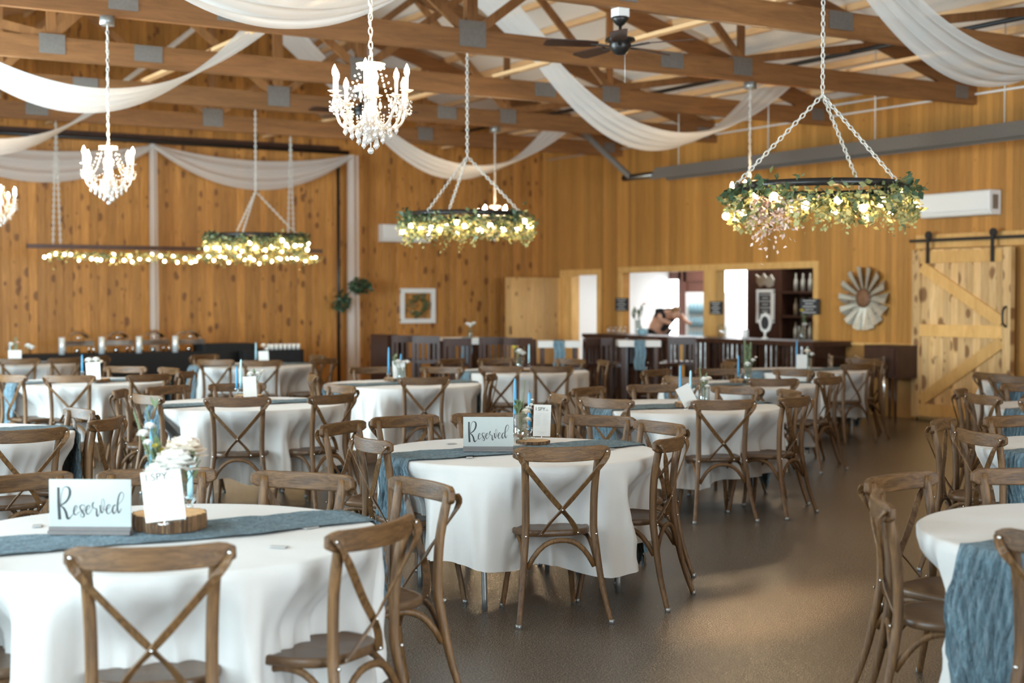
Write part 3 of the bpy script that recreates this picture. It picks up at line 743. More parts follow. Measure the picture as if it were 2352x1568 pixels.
# ------------------------------------------------------------------ cross-back chair
def make_chair():
    t = thing('cross_back_chair', '', 'chair', (0, 0, 0))
    # seat: rounded trapezoid with a shallow rim
    def outline(k, n=40, s=1.0):
        a = 2 * PI * k / n; c, d = math.cos(a), math.sin(a)
        x = math.copysign(abs(c) ** .62, c) * .205 * s; y = math.copysign(abs(d) ** .62, d) * .20 * s
        return x * (1 + .09 * (y / .2)), y + .005
    n = 40; lev = [(.96, .420), (1.0, .426), (1.0, .446), (.975, .452), (.90, .452), (.885, .449), (.2, .446)]
    mb = MB(); mb.grid(lambda i, j: Vector((*outline(i, n, lev[j][0]), lev[j][1])), n, len(lev), True, True)
    mb.add([Vector((*outline(i, n, .2), .446)) for i in range(n)], [tuple(range(n))]); mb.add([Vector((*outline(i, n, .96), .420)) for i in range(n)], [tuple(range(n))])
    mb.build('seat', M['chair_seat'], t)
    for sx in (-1, 1):
        pts = smoothpath([(sx * .236, -.315, .0), (sx * .205, -.262, .18), (sx * .180, -.222, .40), (sx * .174, -.214, .50), (sx * .178, -.222, .68), (sx * .190, -.256, .855)], 4)
        rr = [.0135 + .006 * sstep(0, .45, p.z) for p in pts]
        lg = MB().tube(pts, rr, 10).build('leg', M['chair_v'], t)
        MB().lathe([(.0145, 0), (.0150, .022)], 10, (sx * .236, -.3145, 0)).build('glide', M['greymetal'], lg)
        MB().lathe([(.007, 0), (.005, .004), (.001, .005)], 8, (sx * .180, -.241, .435), Matrix.Rotation(PI / 2, 4, 'X')).build('rivet', M['rivet'], lg)
        pts = smoothpath([(sx * .155, .150, .425), (sx * .160, .157, .27), (sx * .180, .180, .10), (sx * .192, .195, 0)], 4)
        lg = MB().tube(pts, [.0205 if p.z > .26 else .0155 - .002 * (1 - p.z / .26) for p in pts], 10).build('leg', M['chair_v'], t)
        MB().lathe([(.0145, 0), (.0150, .02)], 10, (sx * .192, .195, 0)).build('glide', M['greymetal'], lg)
    # crest rail
    N = 22
    def crest(i):
        x = -.246 + .492 * i / (N - 1); return Vector((x, -.290 + .052 * (x / .246) ** 2, .838 + .006 * (x / .246) ** 2))
    wdt = [(.074 - .004 * abs(2 * i / (N - 1) - 1)) * (1 if 1 < i < N - 2 else (.86 if i in (1, N - 2) else .52)) for i in range(N)]
    bevel(MB().band([crest(i) for i in range(N)], (0, 0, 1), wdt, .023).build('crest_rail', M['chair_h'], t), .006)
    for sx in (-1, 1):
        off = -.004 if sx > 0 else .004
        pts = smoothpath([(sx * .234, -.260, .850), (sx * .205, -.286, .80), (sx * .07, -.262 + off, .64), (0, -.252 + off, .562), (-sx * .055, -.234 + off, .50), (-sx * .098, -.206, .432)], 5)
        st = MB().band(pts, (1, 0, 0) if False else (lambda i, s=sx: (1, 0, s * .8)), .027, .006).build('cross_strap', M['chair_v'], t)
        for p in ((sx * .228, -.268, .846), (-sx * .096, -.211, .440)):
            MB().lathe([(.007, 0), (.006, .004), (.001, .006)], 8, p, Matrix.Rotation(PI / 2, 4, 'X')).build('rivet', M['rivet'], st)
        if sx > 0: MB().lathe([(.006, 0), (.005, .004), (.001, .006)], 8, (0, -.262, .562), Matrix.Rotation(PI / 2, 4, 'X')).build('rivet', M['rivet'], st)
    def arch(a, b, za, zt_):
        pts = []
        for k in range(13):
            f = k / 12; q = 1 - abs(2 * f - 1) ** 2.6
            pts.append((a[0] + (b[0] - a[0]) * f, a[1] + (b[1] - a[1]) * f, za + (zt_ - za) * q))
        MB().tube(pts, .0105, 7, flat=1.3).build('arched_brace', M['chair_v'], t)
    arch((-.172, -.236, 0), (.172, -.236, 0), .275, .408)
    arch((-.152, .156, 0), (.152, .156, 0), .275, .408)
    for sx in (-1, 1): arch((sx * .186, -.225, 0), (sx * .160, .15, 0), .275, .412)
    return t
chair0 = make_chair(); chair_used = [False]; CHAIRS = []

# ------------------------------------------------------------------ tables
TAB = {}
def tpos(px, D): return atD(px, D)
TDEF = [  # key, px, D, words for the labels
 ('T1', 372, 5.02, 'the front-left reserved table'), ('T2', 1190, 7.80, 'the central reserved table'),
 ('T3', 567, 11.3, 'the second-row left table'), ('T4', 205, 14.3, 'the table before the chafing dishes'),
 ('T5', 925, 13.9, 'the left-of-middle table'), ('T6', 580, 17.8, 'the table by the black box'),
 ('T7', 1200, 16.4, 'the table nearest the high-tops'), ('T8', 1568, 11.05, 'the table with the tilted card'),
 ('T9', 1700, 13.8, 'the green sprig table'), ('T10', 1845, 16.5, 'the table nearest the bar end'),
 ('T11', -130, 8.75, 'the table cut by the left edge'), ('T16', 30, 18.2, 'the farthest left table'),
 ('T12', 2625, 5.05, 'the front-right table'), ('T13', 2575, 7.95, 'the second right-edge table'),
 ('T14', 2505, 10.9, 'the third right-edge table'), ('T18', 2440, 14.2, 'the farthest right-edge table')]
for k, px, D, w in TDEF: TAB[k] = (tpos(px, D), w)

# chairs: table, px, py of the crest top, extra turn in degrees, where
CH = [
 ('T1', 352, 1236, 0, 'near side, back to the camera'), ('T1', 878, 1206, 0, 'right near corner'),
 ('T1', 988, 1108, 0, 'right far corner'), ('T1', 705, 1088, 0, 'far side, right of the white card'),
 ('T1', 347, 1080, 0, 'far side, straight behind the white card'), ('T1', 45, 1093, 0, 'far side, left of the sign'),
 ('T1', -70, 1215, 0, 'near left, only its seat in the photo'),
 ('T2', 1275, 1022, 0, 'near side, back squarely to the camera'), ('T2', 1541, 1005, 0, 'right near corner'),
 ('T2', 889, 1006, 0, 'left near corner beside the blue runner'), ('T2', 1527, 972, 0, 'right far corner'),
 ('T2', 1382, 956, 0, 'far side, right of the printed card'), ('T2', 1115, 946, 0, 'far side, behind the reserved sign'),
 ('T2', 893, 953, 0, 'far left corner'), ('T2', 774, 973, 0, 'left side, seen edge on'),
 ('T3', 546, 913, 0, 'near side, back to the camera'), ('T3', 770, 908, 0, 'right near corner'),
 ('T3', 712, 890, 0, 'right far corner'), ('T3', 548, 884, 0, 'far side, behind the candles'),
 ('T3', 352, 907, 0, 'left near corner'), ('T3', 272, 897, 0, 'left side, turned sideways'), ('T3', 385, 889, 0, 'far left corner'),
 ('T11', 160, 943, 0, 'far right corner'), ('T11', 73, 990, 0, 'near side, back to the camera'), ('T11', 257, 962, 0, 'right side, edge on'),
 ('T4', 156, 863, 0, 'near side, back to the camera'), ('T4', 20, 862, 0, 'near left, cut by the photo edge'),
 ('T4', 268, 845, 0, 'far side, before the black cloth'), ('T4', 346, 861, 0, 'right near corner'), ('T4', 388, 846, 0, 'right far corner'), ('T4', 436, 853, 0, 'right side, edge on'),
 ('T16', 40, 832, 0, 'near side, at the photo edge'), ('T16', 128, 829, 0, 'near right corner'), ('T16', 74, 821, 0, 'far side, beside the white card'), ('T16', 168, 822, 0, 'right side'),
 ('T6', 492, 827, 0, 'near left corner'), ('T6', 608, 832, 0, 'near side, back to the camera'), ('T6', 748, 824, 0, 'right side'), ('T6', 690, 817, 0, 'far right corner'), ('T6', 510, 817, 0, 'far left corner'),
 ('T5', 975, 868, 0, 'near side, back to the camera'), ('T5', 768, 859, 0, 'left near corner'), ('T5', 1029, 842, 0, 'right far corner'), ('T5', 1095, 858, 0, 'right near corner'),
 ('T5', 835, 841, 0, 'far left, mostly hidden'),
 ('T7', 1262, 843, 0, 'near side, back to the camera'), ('T7', 1142, 848, 0, 'left near corner'), ('T7', 1295, 826, 0, 'far right side'), ('T7', 1392, 829, 0, 'right side, edge on'),
 ('T7', 1150, 825, 0, 'far left side'), ('T7', 1032, 825, 0, 'left side'),
 ('T8', 1666, 921, 0, 'near side, back to the camera'), ('T8', 1836, 914, 0, 'right near corner'), ('T8', 1386, 917, 0, 'left near corner'),
 ('T8', 1343, 891, 0, 'left far corner'), ('T8', 1275, 905, 0, 'left side, edge on'), ('T8', 1503, 884, 0, 'far side, left of the candles'),
 ('T8', 1690, 889, 0, 'far side, right of the flowers'), ('T8', 1824, 898, 0, 'right side'),
 ('T9', 1779, 871, 0, 'near side, back to the camera'), ('T9', 1911, 867, 0, 'right near corner'), ('T9', 1572, 866, 0, 'left near corner'),
 ('T9', 1502, 850, 0, 'left side, edge on'), ('T9', 1650, 848, 0, 'far left side'), ('T9', 1827, 850, 0, 'far right side'), ('T9', 1900, 857, 0, 'right side'),
 ('T10', 1770, 830, 0, 'left near corner'), ('T10', 1902, 833, 0, 'near side, back to the camera'), ('T10', 1985, 824, 0, 'right near corner'),
 ('T10', 2026, 830, 0, 'right side, edge on'), ('T10', 1678, 827, 0, 'left side'),
 ('T12', 2010, 1142, 0, 'left side, its back towards the aisle'), ('T12', 2052, 1092, 0, 'left far corner'), ('T12', 2525, 1205, 0, 'near side, cut by the photo edge'), ('T12', 2352, 1078, 0, 'far side'),
 ('T13', 2152, 966, 0, 'left side, edge on'), ('T13', 2276, 992, 0, 'left near corner'), ('T13', 2330, 957, 0, 'far left corner'),
 ('T14', 2200, 897, 0, 'left side, edge on'), ('T14', 2280, 908, 0, 'left near corner'), ('T14', 2330, 878, 0, 'far side'), ('T14', 2395, 918, 0, 'near side, cut by the photo edge'),
 ('T18', 2292, 863, 0, 'left near corner'), ('T18', 2345, 857, 0, 'near side'),
]
BYT = {k: [] for k in TAB}
POL = {k: [] for k in TAB}          # chairs round each table as angle and reach of the crest rail
for n_, (k, px, py, turn, where) in enumerate(CH):
    c, w = TAB[k]; p = U(px, py, .868)
    v = Vector((p.x - c.x, p.y - c.y)); POL[k].append([math.atan2(v.y, v.x), min(max(v.length, .90), 1.22), n_])
for k, L in POL.items():            # chairs keep elbow room from their neighbours
    for _ in range(60):
        for a in range(len(L)):
            for b in range(a + 1, len(L)):
                d = (L[b][0] - L[a][0] + PI) % (2 * PI) - PI; ra, rb = L[a][1] - .285, L[b][1] - .285
                gap = math.sqrt(max(0, ra * ra + rb * rb - 2 * ra * rb * math.cos(d)))
                if gap < .435:
                    q = (.435 - gap) / (ra + rb) * .5 * (1 if d >= 0 else -1); L[a][0] -= q; L[b][0] += q
                    for e in (L[a], L[b]): e[1] = min(e[1] + .002, 1.25)
    for ang, reach, n_ in L:
        _, px, py, turn, where = CH[n_]; c, w = TAB[k]
        d = Vector((-math.cos(ang), -math.sin(ang), 0)); p = c - d * reach
        th = math.atan2(-d.x, d.y) + R(turn); f = Vector((-math.sin(th), math.cos(th), 0)); o = p + f * .285
        far = p.length > 14.0
        if not chair_used[0]: t = chair0; chair_used[0] = True
        else: t = copy_tree(chair0, None, ('rivet', 'glide') if far else ())
        t.location = (o.x, o.y, 0); t.rotation_euler = (0, 0, th)
        t['label'] = 'cross-back chair at ' + w + ', ' + where; t['group'] = 'cross-back chairs round the white tables'
        BYT[k].append((o, f))

RT_ = .765; ZT = .762
def cloth_r(k, seed):
    rnd = random.Random(seed); c = TAB[k][0]
    ph = [rnd.uniform(0, 2 * PI) for _ in range(5)]; nn = [5, 14, 23, 37]
    push = []
    for o, f in BYT[k]:
        v = o - c; a = math.atan2(v.y, v.x); rf = v.length - .235
        push.append((a, rf))
    def fn(th, z):
        t = max(0, (ZT - z) / .52)
        pk = lambda n, p: 1 - 2 * abs(math.sin((n * th + p) / 2)) ** .75
        md = .6 + .4 * math.sin(2 * th + ph[4])
        fold = .040 * math.sin(nn[0] * th + ph[0]) + .046 * pk(nn[1], ph[1] + 1.4 * t) * md + .032 * pk(nn[2], ph[2] - 1.8 * t) + .012 * pk(nn[3], ph[3])
        sh = .010 + .055 * t + fold * min(1, 1.5 * t) ** .8
        r = RT_ + sh * (1 - .3 * t)
        for a, rf in push:
            d = abs((th - a + PI) % (2 * PI) - PI) * r
            w = (1 - sstep(.13, .36, d)) * sstep(ZT, .50, z) if z > .5 else (1 - sstep(.13, .36, d))
            if z > .5: w = (1 - sstep(.13, .36, d)) * (1 - sstep(.50, ZT, z))
            tgt = max(.60, rf - .015) + fold * .8 * t
            if tgt < r: r = r + (tgt - r) * w
        return r
    hem = lambda th: .235 + .035 * math.sin(3 * th + ph[4]) + .02 * math.sin(8 * th + ph[1])
    return fn, hem
def table(k, w, seed):
    c = TAB[k][0]
    t = thing('round_table', 'round folding table under white cloth, ' + w.replace('the ', '', 1), 'table', (c.x, c.y, 0), 0, 'round banquet tables')
    MB().lathe([(.75, .725), (.76, .73), (.76, .752), (.75, .755)], 48).build('tabletop', M['tabletop'], t)
    for sx in (-1, 1):
        for sy in (-1, 1):
            MB().tube(smoothpath([(sx * .33, sy * .16, .725), (sx * .37, sy * .18, .42), (sx * .42, sy * .34, .30), (sx * .42, sy * .36, 0)], 4), .0145, 8).build('leg', M['greymetal'], t)
        MB().tube([(sx * .33, -.16, .6), (sx * .33, .16, .6)], .011, 6).build('crossbar', M['greymetal'], t)
    fn, hem = cloth_r(k, seed); NA = 300; NL = 22
    def P(i, j):
        th = 2 * PI * i / NA
        if j < 3:
            r = (.25, .55, .745)[j]; z = .7635
        elif j == 3: r = RT_ - .006; z = .7635
        elif j == 4: r = RT_ + .004; z = .757
        else:
            f = (j - 4) / (NL - 5); z = .757 + (hem(th) - .757) * f; r = fn(th, z)
            if f < .2: r = (RT_ + .004) * (1 - f / .2) + r * (f / .2)
        return Vector((r * math.cos(th), r * math.sin(th), z))
    mb = MB(); mb.grid(P, NA, NL, True, True); mb.add([P(i, 0) for i in range(NA)], [tuple(range(NA))], True)
    o = mb.build('tablecloth', M['linen'], None, (c.x, c.y, 0))
    tag(o, 'white linen cloth draped over ' + w, 'tablecloth', 'white tablecloths')
    # runner along x, hanging on both ends
    NW = 80; hw = .175; rnd = random.Random(seed + 50); pr = [rnd.uniform(0, 6) for _ in range(4)]
    mb = MB(); NT_ = 30; ND = 24
    def Q(i, j):
        v = i / (NW - 1) * 2 - 1; wv = hw * (1 + .10 * math.sin(j * .35 + pr[0]) + .05 * math.sin(j * .9 + pr[1]))
        y = v * wv + .02 * math.sin(j * .25 + pr[2]); J = j - ND
        crk = .0035 * math.sin(v * 34 + 2.5 * math.sin(j * .35 + pr[3])) + .0025 * math.sin(v * 57 + 3 * math.sin(j * .6))
        if 0 <= J <= NT_:
            x = (J / NT_ * 2 - 1) * (RT_ + .004)
            xe = math.sqrt(max(.01, (RT_ + .006) ** 2 - y * y)); x = (J / NT_ * 2 - 1) * xe
            return Vector((x, y, .770 + abs(crk)))
        s = -1 if J < 0 else 1; f = (-J if J < 0 else J - NT_) / ND
        endz = .12 + .05 * math.sin(v * 5 + pr[1]) + .02 * math.sin(v * 19)
        z = .760 + (endz - .760) * f; yy = y * (1 - .15 * f + .1 * math.sin(f * 6))
        th = math.atan2(yy, s * .8); r = max([fn(th + q * .03, max(z, .26) + u) for q in (-2, -1, 0, 1, 2) for u in (0, .05)] + [RT_ + .01]) + .014 + crk * 2.2 + .006 * math.sin(v * 12 + 3 * f); x = s * math.sqrt(max(.01, r * r - yy * yy))
        return Vector((x, yy, z))
    mb.grid(Q, NW, NT_ + 2 * ND + 1, True)
    o = mb.build('table_runner', M['gauze'], None, (c.x, c.y, 0))
    tag(o, 'crinkled dusty blue gauze runner across ' + w, 'table runner', 'blue gauze runners')
    return t
for i, (k, px, D, w) in enumerate(TDEF): table(k, w, 100 + i * 7)
TZ = .776

# ------------------------------------------------------------------ things on the tables
def taper(px, py0, py1, k, label, pale=False, zb=None, lean=0):
    """candle in a glass holder; px column, py0 tip, py1 foot on table k"""
    zb = TZ if zb is None else zb
    p = U(px, py1, zb); d = (p - EYE).dot(FW); h = (py1 - py0) * d / F
    t = thing('taper_candle', label, 'candle', p, 0, 'blue taper candles')
    MB().lathe([(.036, 0), (.038, .006), (.014, .012), (.010, .03), (.02, .045), (.022, .065), (.012, .066)], 12).build('glass_holder', M['glass'], t)
    hh = max(.12, h - .05)
    mt = M['candle_pale'] if pale else M['candle']
    cn = MB().tube([(lean * f, 0, .05 + hh * f) for f in (0, .3, .7, .95, 1)], [.0115, .011, .0095, .008, .003], 10).build('candle', mt, t)
    MB().tube([(lean, 0, .05 + hh), (lean, 0, .062 + hh)], .0015, 4).build('wick', M['ink'], cn)
    return t
def slice_(px, py, k, r, label, h=.035, zb=None):
    p = U(px, py, (TZ if zb is None else zb)); rnd = random.Random(int(px)); n = 40
    t = thing('wood_slice', label, 'wood slice', p, 0, 'wood slices under the centrepieces')
    n = 120; rr = [r * (1 + .05 * math.sin(3 * 2 * PI * i / n + 1) + .09 * abs(math.sin(i * .45 + math.sin(i * .13) * 2)) + rnd.uniform(-.012, .012)) for i in range(n)]
    MB().grid(lambda i, j: Vector((rr[i] * (1 + (.02 if j == 1 else 0)) * math.cos(2 * PI * i / n), rr[i] * (1 + (.02 if j == 1 else 0)) * math.sin(2 * PI * i / n), (0, h / 2, h)[j])), n, 3, True, True).build('bark', M['bark'], t)
    mb = MB(); mb.add([(rr[i] * .99 * math.cos(2 * PI * i / n), rr[i] * .99 * math.sin(2 * PI * i / n), h - .001) for i in range(n)], [tuple(range(n))])
    mb.add([(rr[i] * .99 * math.cos(2 * PI * i / n), rr[i] * .99 * math.sin(2 * PI * i / n), 0.0005) for i in range(n)], [tuple(reversed(range(n)))])
    mb.build('cut_face', M['slice'], t); return t
def card(px0, py0, px1, py1, k, label, tilt=0, text=False, zb=None):
    """printed card on a wire stand; pixel box of the card"""
    zb = TZ if zb is None else zb
    cxp = (px0 + px1) / 2; b = TAB[k][0]; p0 = U(cxp, py1 + 8, zb)
    d = (p0 - EYE).dot(FW)
    w = (px1 - px0) * d / F; h = (py1 - py0) * d / F
    p = EYE + ray(cxp, (py0 + py1) / 2) * d
    t = thing('printed_card', label, 'card', p, -YAW + R(4), 'printed cards on the tables')
    Mt = Matrix.Rotation(R(tilt), 4, 'Y')
    MB().box(-w / 2, -.001, -h / 2, w / 2, .001, h / 2, Mt).build('card', M['paper'], t)
    MB().tube([Mt @ Vector((0, .003, -h * .46)), (0, .003, zb - p.z)], .0018, 5).build('wire_clip', M['chrome'], t)
    MB().lathe([(.022, 0), (.02, .004)], 10, (0, .003, zb - p.z)).build('base', M['chrome'], t)
    if text:
        ln = MB()
        def hl(z, x0, x1, th=.0011): ln.box(x0 * w / 2, -.0022, z * h / 2 - th / 2, x1 * w / 2, -.0012, z * h / 2 + th / 2, Mt)
        hl(.42, -.74, .74, .0009)
        for i in range(8): hl(.32 - i * .085, -.80, -.80 + (.72, .6, .68, .5, .7, .62, .66, .55)[i]); hl(.32 - i * .085, .12, .12 + (.6, .66, .5, .64, .6, .58, .66, .4)[i])
        hl(-.72, -.55, .55); hl(-.80, -.3, .3)
        for s in (0,):   # small emblem, top right
            for a in range(5): ln.ball(Mt @ Vector((.52 * w / 2 + .004 * math.cos(a * 1.26), -.0016, .70 * h / 2 + .004 * math.sin(a * 1.26))), .0016, 5)
        ln.build('print_lines', M['greyink'], t)
        cu = bpy.data.curves.new('heading', 'FONT'); cu.body = 'I SPY...'; cu.size = w * .27; cu.extrude = .0003
        tmp = bpy.data.objects.new('heading_curve', cu); COL.objects.link(tmp)
        me = bpy.data.meshes.new_from_object(tmp.evaluated_get(bpy.context.evaluated_depsgraph_get())); bpy.data.objects.remove(tmp)
        me.materials.clear(); me.materials.append(M['ink']); fo = bpy.data.objects.new('heading', me); COL.objects.link(fo); fo.parent = t
        fo.matrix_local = Mt @ Matrix.Translation((-w * .40, -.0016, h * .315)) @ Matrix.Rotation(PI / 2, 4, 'X')
    return t
def flower(mb, c, r, n, rnd, up=Vector((0, 0, 1))):
    n = int(n * 2.2)
    for q in range(n):
        a = 2.4 * q; rr = r * (.62 + .38 * q / n); el = 1.45 - 1.6 * q / n
        d = Vector((math.cos(a) * math.cos(el), math.sin(a) * math.cos(el), math.sin(el))); nn = d.cross(Vector((-math.sin(a), math.cos(a), 0))).normalized(); s = Vector((-math.sin(a), math.cos(a), 0)) * r * .5
        b0 = c + d * rr * .15; m = c + d * rr * .7 - nn * r * .05
        mb.add([b0, m - s, c + d * rr - s * .3 + nn * 0, c + d * rr * 1.04 + s * .3, m + s], [(0, 1, 2, 3, 4)], True)
def bouquet(px, py, k, label, h, parts, seed, vase_r=.042, vase_h=.16, zb=None, group='flower vases on the tables'):
    """glass vase; parts = list of (kind, x, y, z, size)"""
    p = U(px, py, TZ if zb is None else zb); rnd = random.Random(seed)
    t = thing('flower_vase', label, 'vase of flowers', p, -YAW, group)
    if vase_h > 0:
        MB().lathe([(vase_r * .95, 0), (vase_r, .004), (vase_r, vase_h), (vase_r - .003, vase_h), (vase_r - .003, .012), (.001, .012)], 20, cap=False).build('vase', M['glass'], t)
    st = MB(); lf = MB(); ac = {}
    for kind, x, y, z, s in parts:
        st.tube(smoothpath([(x * .15, y * .15, .02), (x * .4, y * .4, vase_h * .9), (x, y, z)], 4), .0022, 5)
        if kind == 'sprig':
            for i in range(26):
                f = i / 26; q = Vector((x * (.4 + .6 * f), y * (.4 + .6 * f), vase_h * .9 + (z - vase_h * .9) * f))
                for sg in (-1, 1):
                    dd = Vector((sg, .2, .5)).normalized() * s * (1.1 - f * .7)
                    lf.add([q, q + dd * .5 + Vector((0, 0, s * .2)), q + dd, q + dd * .5 - Vector((0, 0, s * .15))], [(0, 1, 2, 3)], True)
        elif kind == 'leaf':
            for i in range(9):
                a = rnd.uniform(0, 6.28); q = Vector((x * .7, y * .7, vase_h + (z - vase_h) * rnd.random()))
                dd = Vector((math.cos(a) * .5, math.sin(a) * .5, 1)).normalized() * s; sd = Vector((-math.sin(a), math.cos(a), 0)) * s * .16
                lf.add([q, q + dd * .5 + sd, q + dd, q + dd * .5 - sd], [(0, 1, 2, 3)], True)
        else:
            mb = ac.setdefault(kind, [])
            m2 = MB(); flower(m2, Vector((x, y, z)), s, 16, rnd); m2.ball((x, y, z), s * .28, 7); mb.append(m2)
    st.build('stems', M['leaf'], t)
    if lf.v: lf.build('leaves', M['leaf'], t)
    for kind, ms in ac.items():
        for m2 in ms: m2.build('blossom', M[kind], t)
    return t

# lettering of the reserved signs, drawn as pen strokes (units: 0..600 wide, baseline at 210 from the top)
STROKES = [
 ([(330, 385), (330, 600), (335, 800), (352, 1105)], [56, 58, 62, 70]),
 ([(378, 790), (385, 620), (410, 480), (450, 390), (500, 366)], [10, 10, 10, 12, 18]),
 ([(490, 366), (560, 400), (582, 490), (560, 600), (490, 710), (375, 790)], [16, 42, 58, 50, 40, 22]),
 ([(370, 800), (440, 850), (490, 950), (515, 1055), (545, 1085), (600, 1040), (655, 960)], [14, 44, 54, 56, 40, 12, 9]),
 ([(655, 935), (710, 880), (737, 820), (715, 790), (680, 830), (660, 920), (675, 985), (710, 1000), (770, 935)], [8, 8, 9, 14, 26, 32, 26, 14, 8]),
 ([(765, 940), (850, 900), (905, 830), (895, 785), (850, 778), (803, 800), (803, 850), (850, 930), (886, 990), (878, 1040), (840, 1050), (810, 1010), (850, 930), (930, 890)], [8, 7, 7, 10, 16, 24, 28, 30, 30, 24, 10, 8, 8, 8]),
 ([(930, 900), (990, 860), (1017, 812), (995, 785), (955, 812), (930, 890), (940, 960), (975, 985), (1035, 920), (1065, 850)], [8, 8, 9, 14, 26, 32, 26, 14, 8, 8]),
 ([(1105, 715), (1075, 752), (1075, 820), (1110, 853), (1158, 862), (1160, 930), (1162, 1000), (1182, 1028), (1215, 980), (1240, 880)], [22, 30, 24, 14, 20, 34, 34, 26, 8, 6]),
 ([(1240, 780), (1245, 860), (1262, 930), (1280, 955), (1302, 915), (1332, 780), (1325, 680), (1300, 640), (1270, 680), (1275, 770), (1300, 860), (1340, 890), (1372, 870)], [30, 32, 30, 22, 10, 9, 8, 7, 7, 7, 8, 8, 8]),
 ([(1370, 885), (1430, 840), (1457, 792), (1435, 765), (1400, 792), (1375, 870), (1385, 945), (1420, 975), (1480, 915), (1510, 860)], [8, 8, 9, 14, 26, 32, 26, 14, 8, 8]),
 ([(1582, 775), (1540, 790), (1510, 860), (1515, 930), (1540, 965), (1580, 920), (1612, 820)], [20, 26, 34, 34, 26, 10, 8]),
 ([(1635, 765), (1710, 680), (1752, 590), (1742, 510), (1700, 490), (1652, 560), (1627, 680), (1615, 810), (1625, 910), (1650, 948), (1702, 850)], [7, 7, 8, 10, 16, 26, 30, 32, 30, 22, 8]),
]
def reserved_sign(px0, py0, px1, py1, k, label):
    p = U((px0 + px1) / 2, py1, TZ); d = (p - EYE).dot(FW)
    w = (px1 - px0) * d / F; h = (py1 - py0) * d / F
    t = thing('reserved_sign', label, 'sign', p, -YAW - R(2), 'reserved signs')
    MB().box(-w / 2, -.002, .012, w / 2, .002, h).build('board', M['acrylic'], t)
    MB().box(-w / 2, -.022, 0, w / 2, .022, .013).build('base', M['signbase'], t)
    MB().box(-w / 2, -.010, .012, w / 2, -.0021, .026).build('clip_strip', M['signbase'], t)
    mb = MB(); sc = w / 1790.0
    for pts, wd in STROKES:
        q = [Vector((x, 0, y)) for x, y in pts]; q = smoothpath(q, 6); n = len(q)
        ws = [];
        for i in range(n):
            f = i / (n - 1) * (len(wd) - 1); a = min(int(f), len(wd) - 2); ws.append((wd[a] * (a + 1 - f) + wd[a + 1] * (f - a)) * sc)
        P = [Vector(((v.x - 1020) * sc, -.0028, h - (v.z - 205) * h / 1225.0)) for v in q]
        vs = []
        for i, v in enumerate(P):
            tg = (P[min(i + 1, n - 1)] - P[max(i - 1, 0)]); tg.normalize(); nn = Vector((tg.z, 0, -tg.x))
            vs += [v + nn * ws[i] / 2, v - nn * ws[i] / 2, v - nn * ws[i] / 2 + Vector((0, .0006, 0)), v + nn * ws[i] / 2 + Vector((0, .0006, 0))]
        fs = []
        for i in range(n - 1):
            for e in range(4): fs.append((i * 4 + e, i * 4 + (e + 1) % 4, i * 4 + 4 + (e + 1) % 4, i * 4 + 4 + e))
        mb.add(vs, fs)
    mb.build('lettering', M['ink'], t)
reserved_sign(113, 1100, 303, 1226, 'T1', 'frosted sign reading Reserved on the front-left table')
reserved_sign(1064, 957, 1179, 1036, 'T2', 'frosted sign reading Reserved on the central table')

# T1 centrepiece
slice_(390, 1212, 'T1', .122, 'thick bark-edged wood slice on the front-left reserved table', .055)
zs = TZ + .055
card(329, 1080, 420, 1196, 'T1', 'white printed card leaning before the front-left flowers', -6, True, zs)
taper(350, 962, 1178, 'T1', 'tall blue candle behind the white card on the front-left table', False, TZ)
taper(437, 1046, 1176, 'T1', 'pale blue candle right of the white card on the front-left table', True, TZ + .03)
bouquet(402, 1195, 'T1', 'vase of blush and white flowers on the front-left reserved table', 0,
        [('petal_w', .01, -.045, .195, .088), ('petal', .03, .01, .235, .085), ('petal_w', -.05, -.03, .165, .06), ('petal_p', .04, .03, .255, .05), ('leaf', .09, .0, .21, .06), ('petal_y', -.07, .01, .255, .02), ('petal_y', -.05, .03, .235, .022),
         ('petal_w', -.105, -.01, .30, .026), ('petal_w', -.085, .0, .325, .024), ('petal_w', -.09, -.01, .27, .02), ('leaf', -.08, .0, .25, .05), ('leaf', -.10, .01, .40, .05), ('leaf', .06, .02, .22, .05), ('sprig', -.14, .0, .38, .014), ('leaf', -.04, .0, .20, .05)], 5, .036, .13, zs)
# T2 centrepiece
slice_(1225, 1018, 'T2', .088, 'thin wood slice under the card on the central reserved table', .018)
taper(1183, 868, 1004, 'T2', 'tall blue candle behind the vase on the central reserved table')
taper(1216, 900, 1006, 'T2', 'blue candle between the vase and card on the central table')
card(1225, 929, 1265, 1002, 'T2', 'white printed card on a wire clip on the central table', 2, True)
bouquet(1196, 1017, 'T2', 'clear glass vase of cream flowers and sprigs on the central table', 0,
        [('petal', .03, 0, .175, .034), ('petal_w', .045, .01, .195, .026), ('petal', .035, -.01, .13, .032), ('petal_w', .06, 0, .215, .018), ('petal_w', .066, 0, .245, .013), ('petal', .025, .0, .09, .028),
         ('leaf', -.025, 0, .21, .06), ('leaf', -.015, .0, .19, .07), ('leaf', -.03, .01, .17, .06), ('sprig', .02, .01, .36, .013), ('petal_p', -.005, -.01, .035, .03)], 6, .039, .165)
# T3
slice_(572, 915, 'T3', .11, 'wood slice on the second-row left table', .03)
taper(544, 840, 908, 'T3', 'left blue candle of the crossed pair on the second-row left table', False, TZ)
taper(553, 825, 906, 'T3', 'pale blue candle of the crossed pair on the second-row left table', True, TZ, .004)
card(558, 864, 589, 911, 'T3', 'white card on the second-row left table', -3, False, TZ + .03)
bouquet(582, 914, 'T3', 'low white flowers behind the card on the second-row left table', 0,
        [('petal_w', -.02, 0, .185, .04), ('petal_w', .04, 0, .19, .03), ('petal', .075, 0, .215, .02), ('leaf', 0, 0, .2, .05)], 8, .035, .13, TZ + .03)
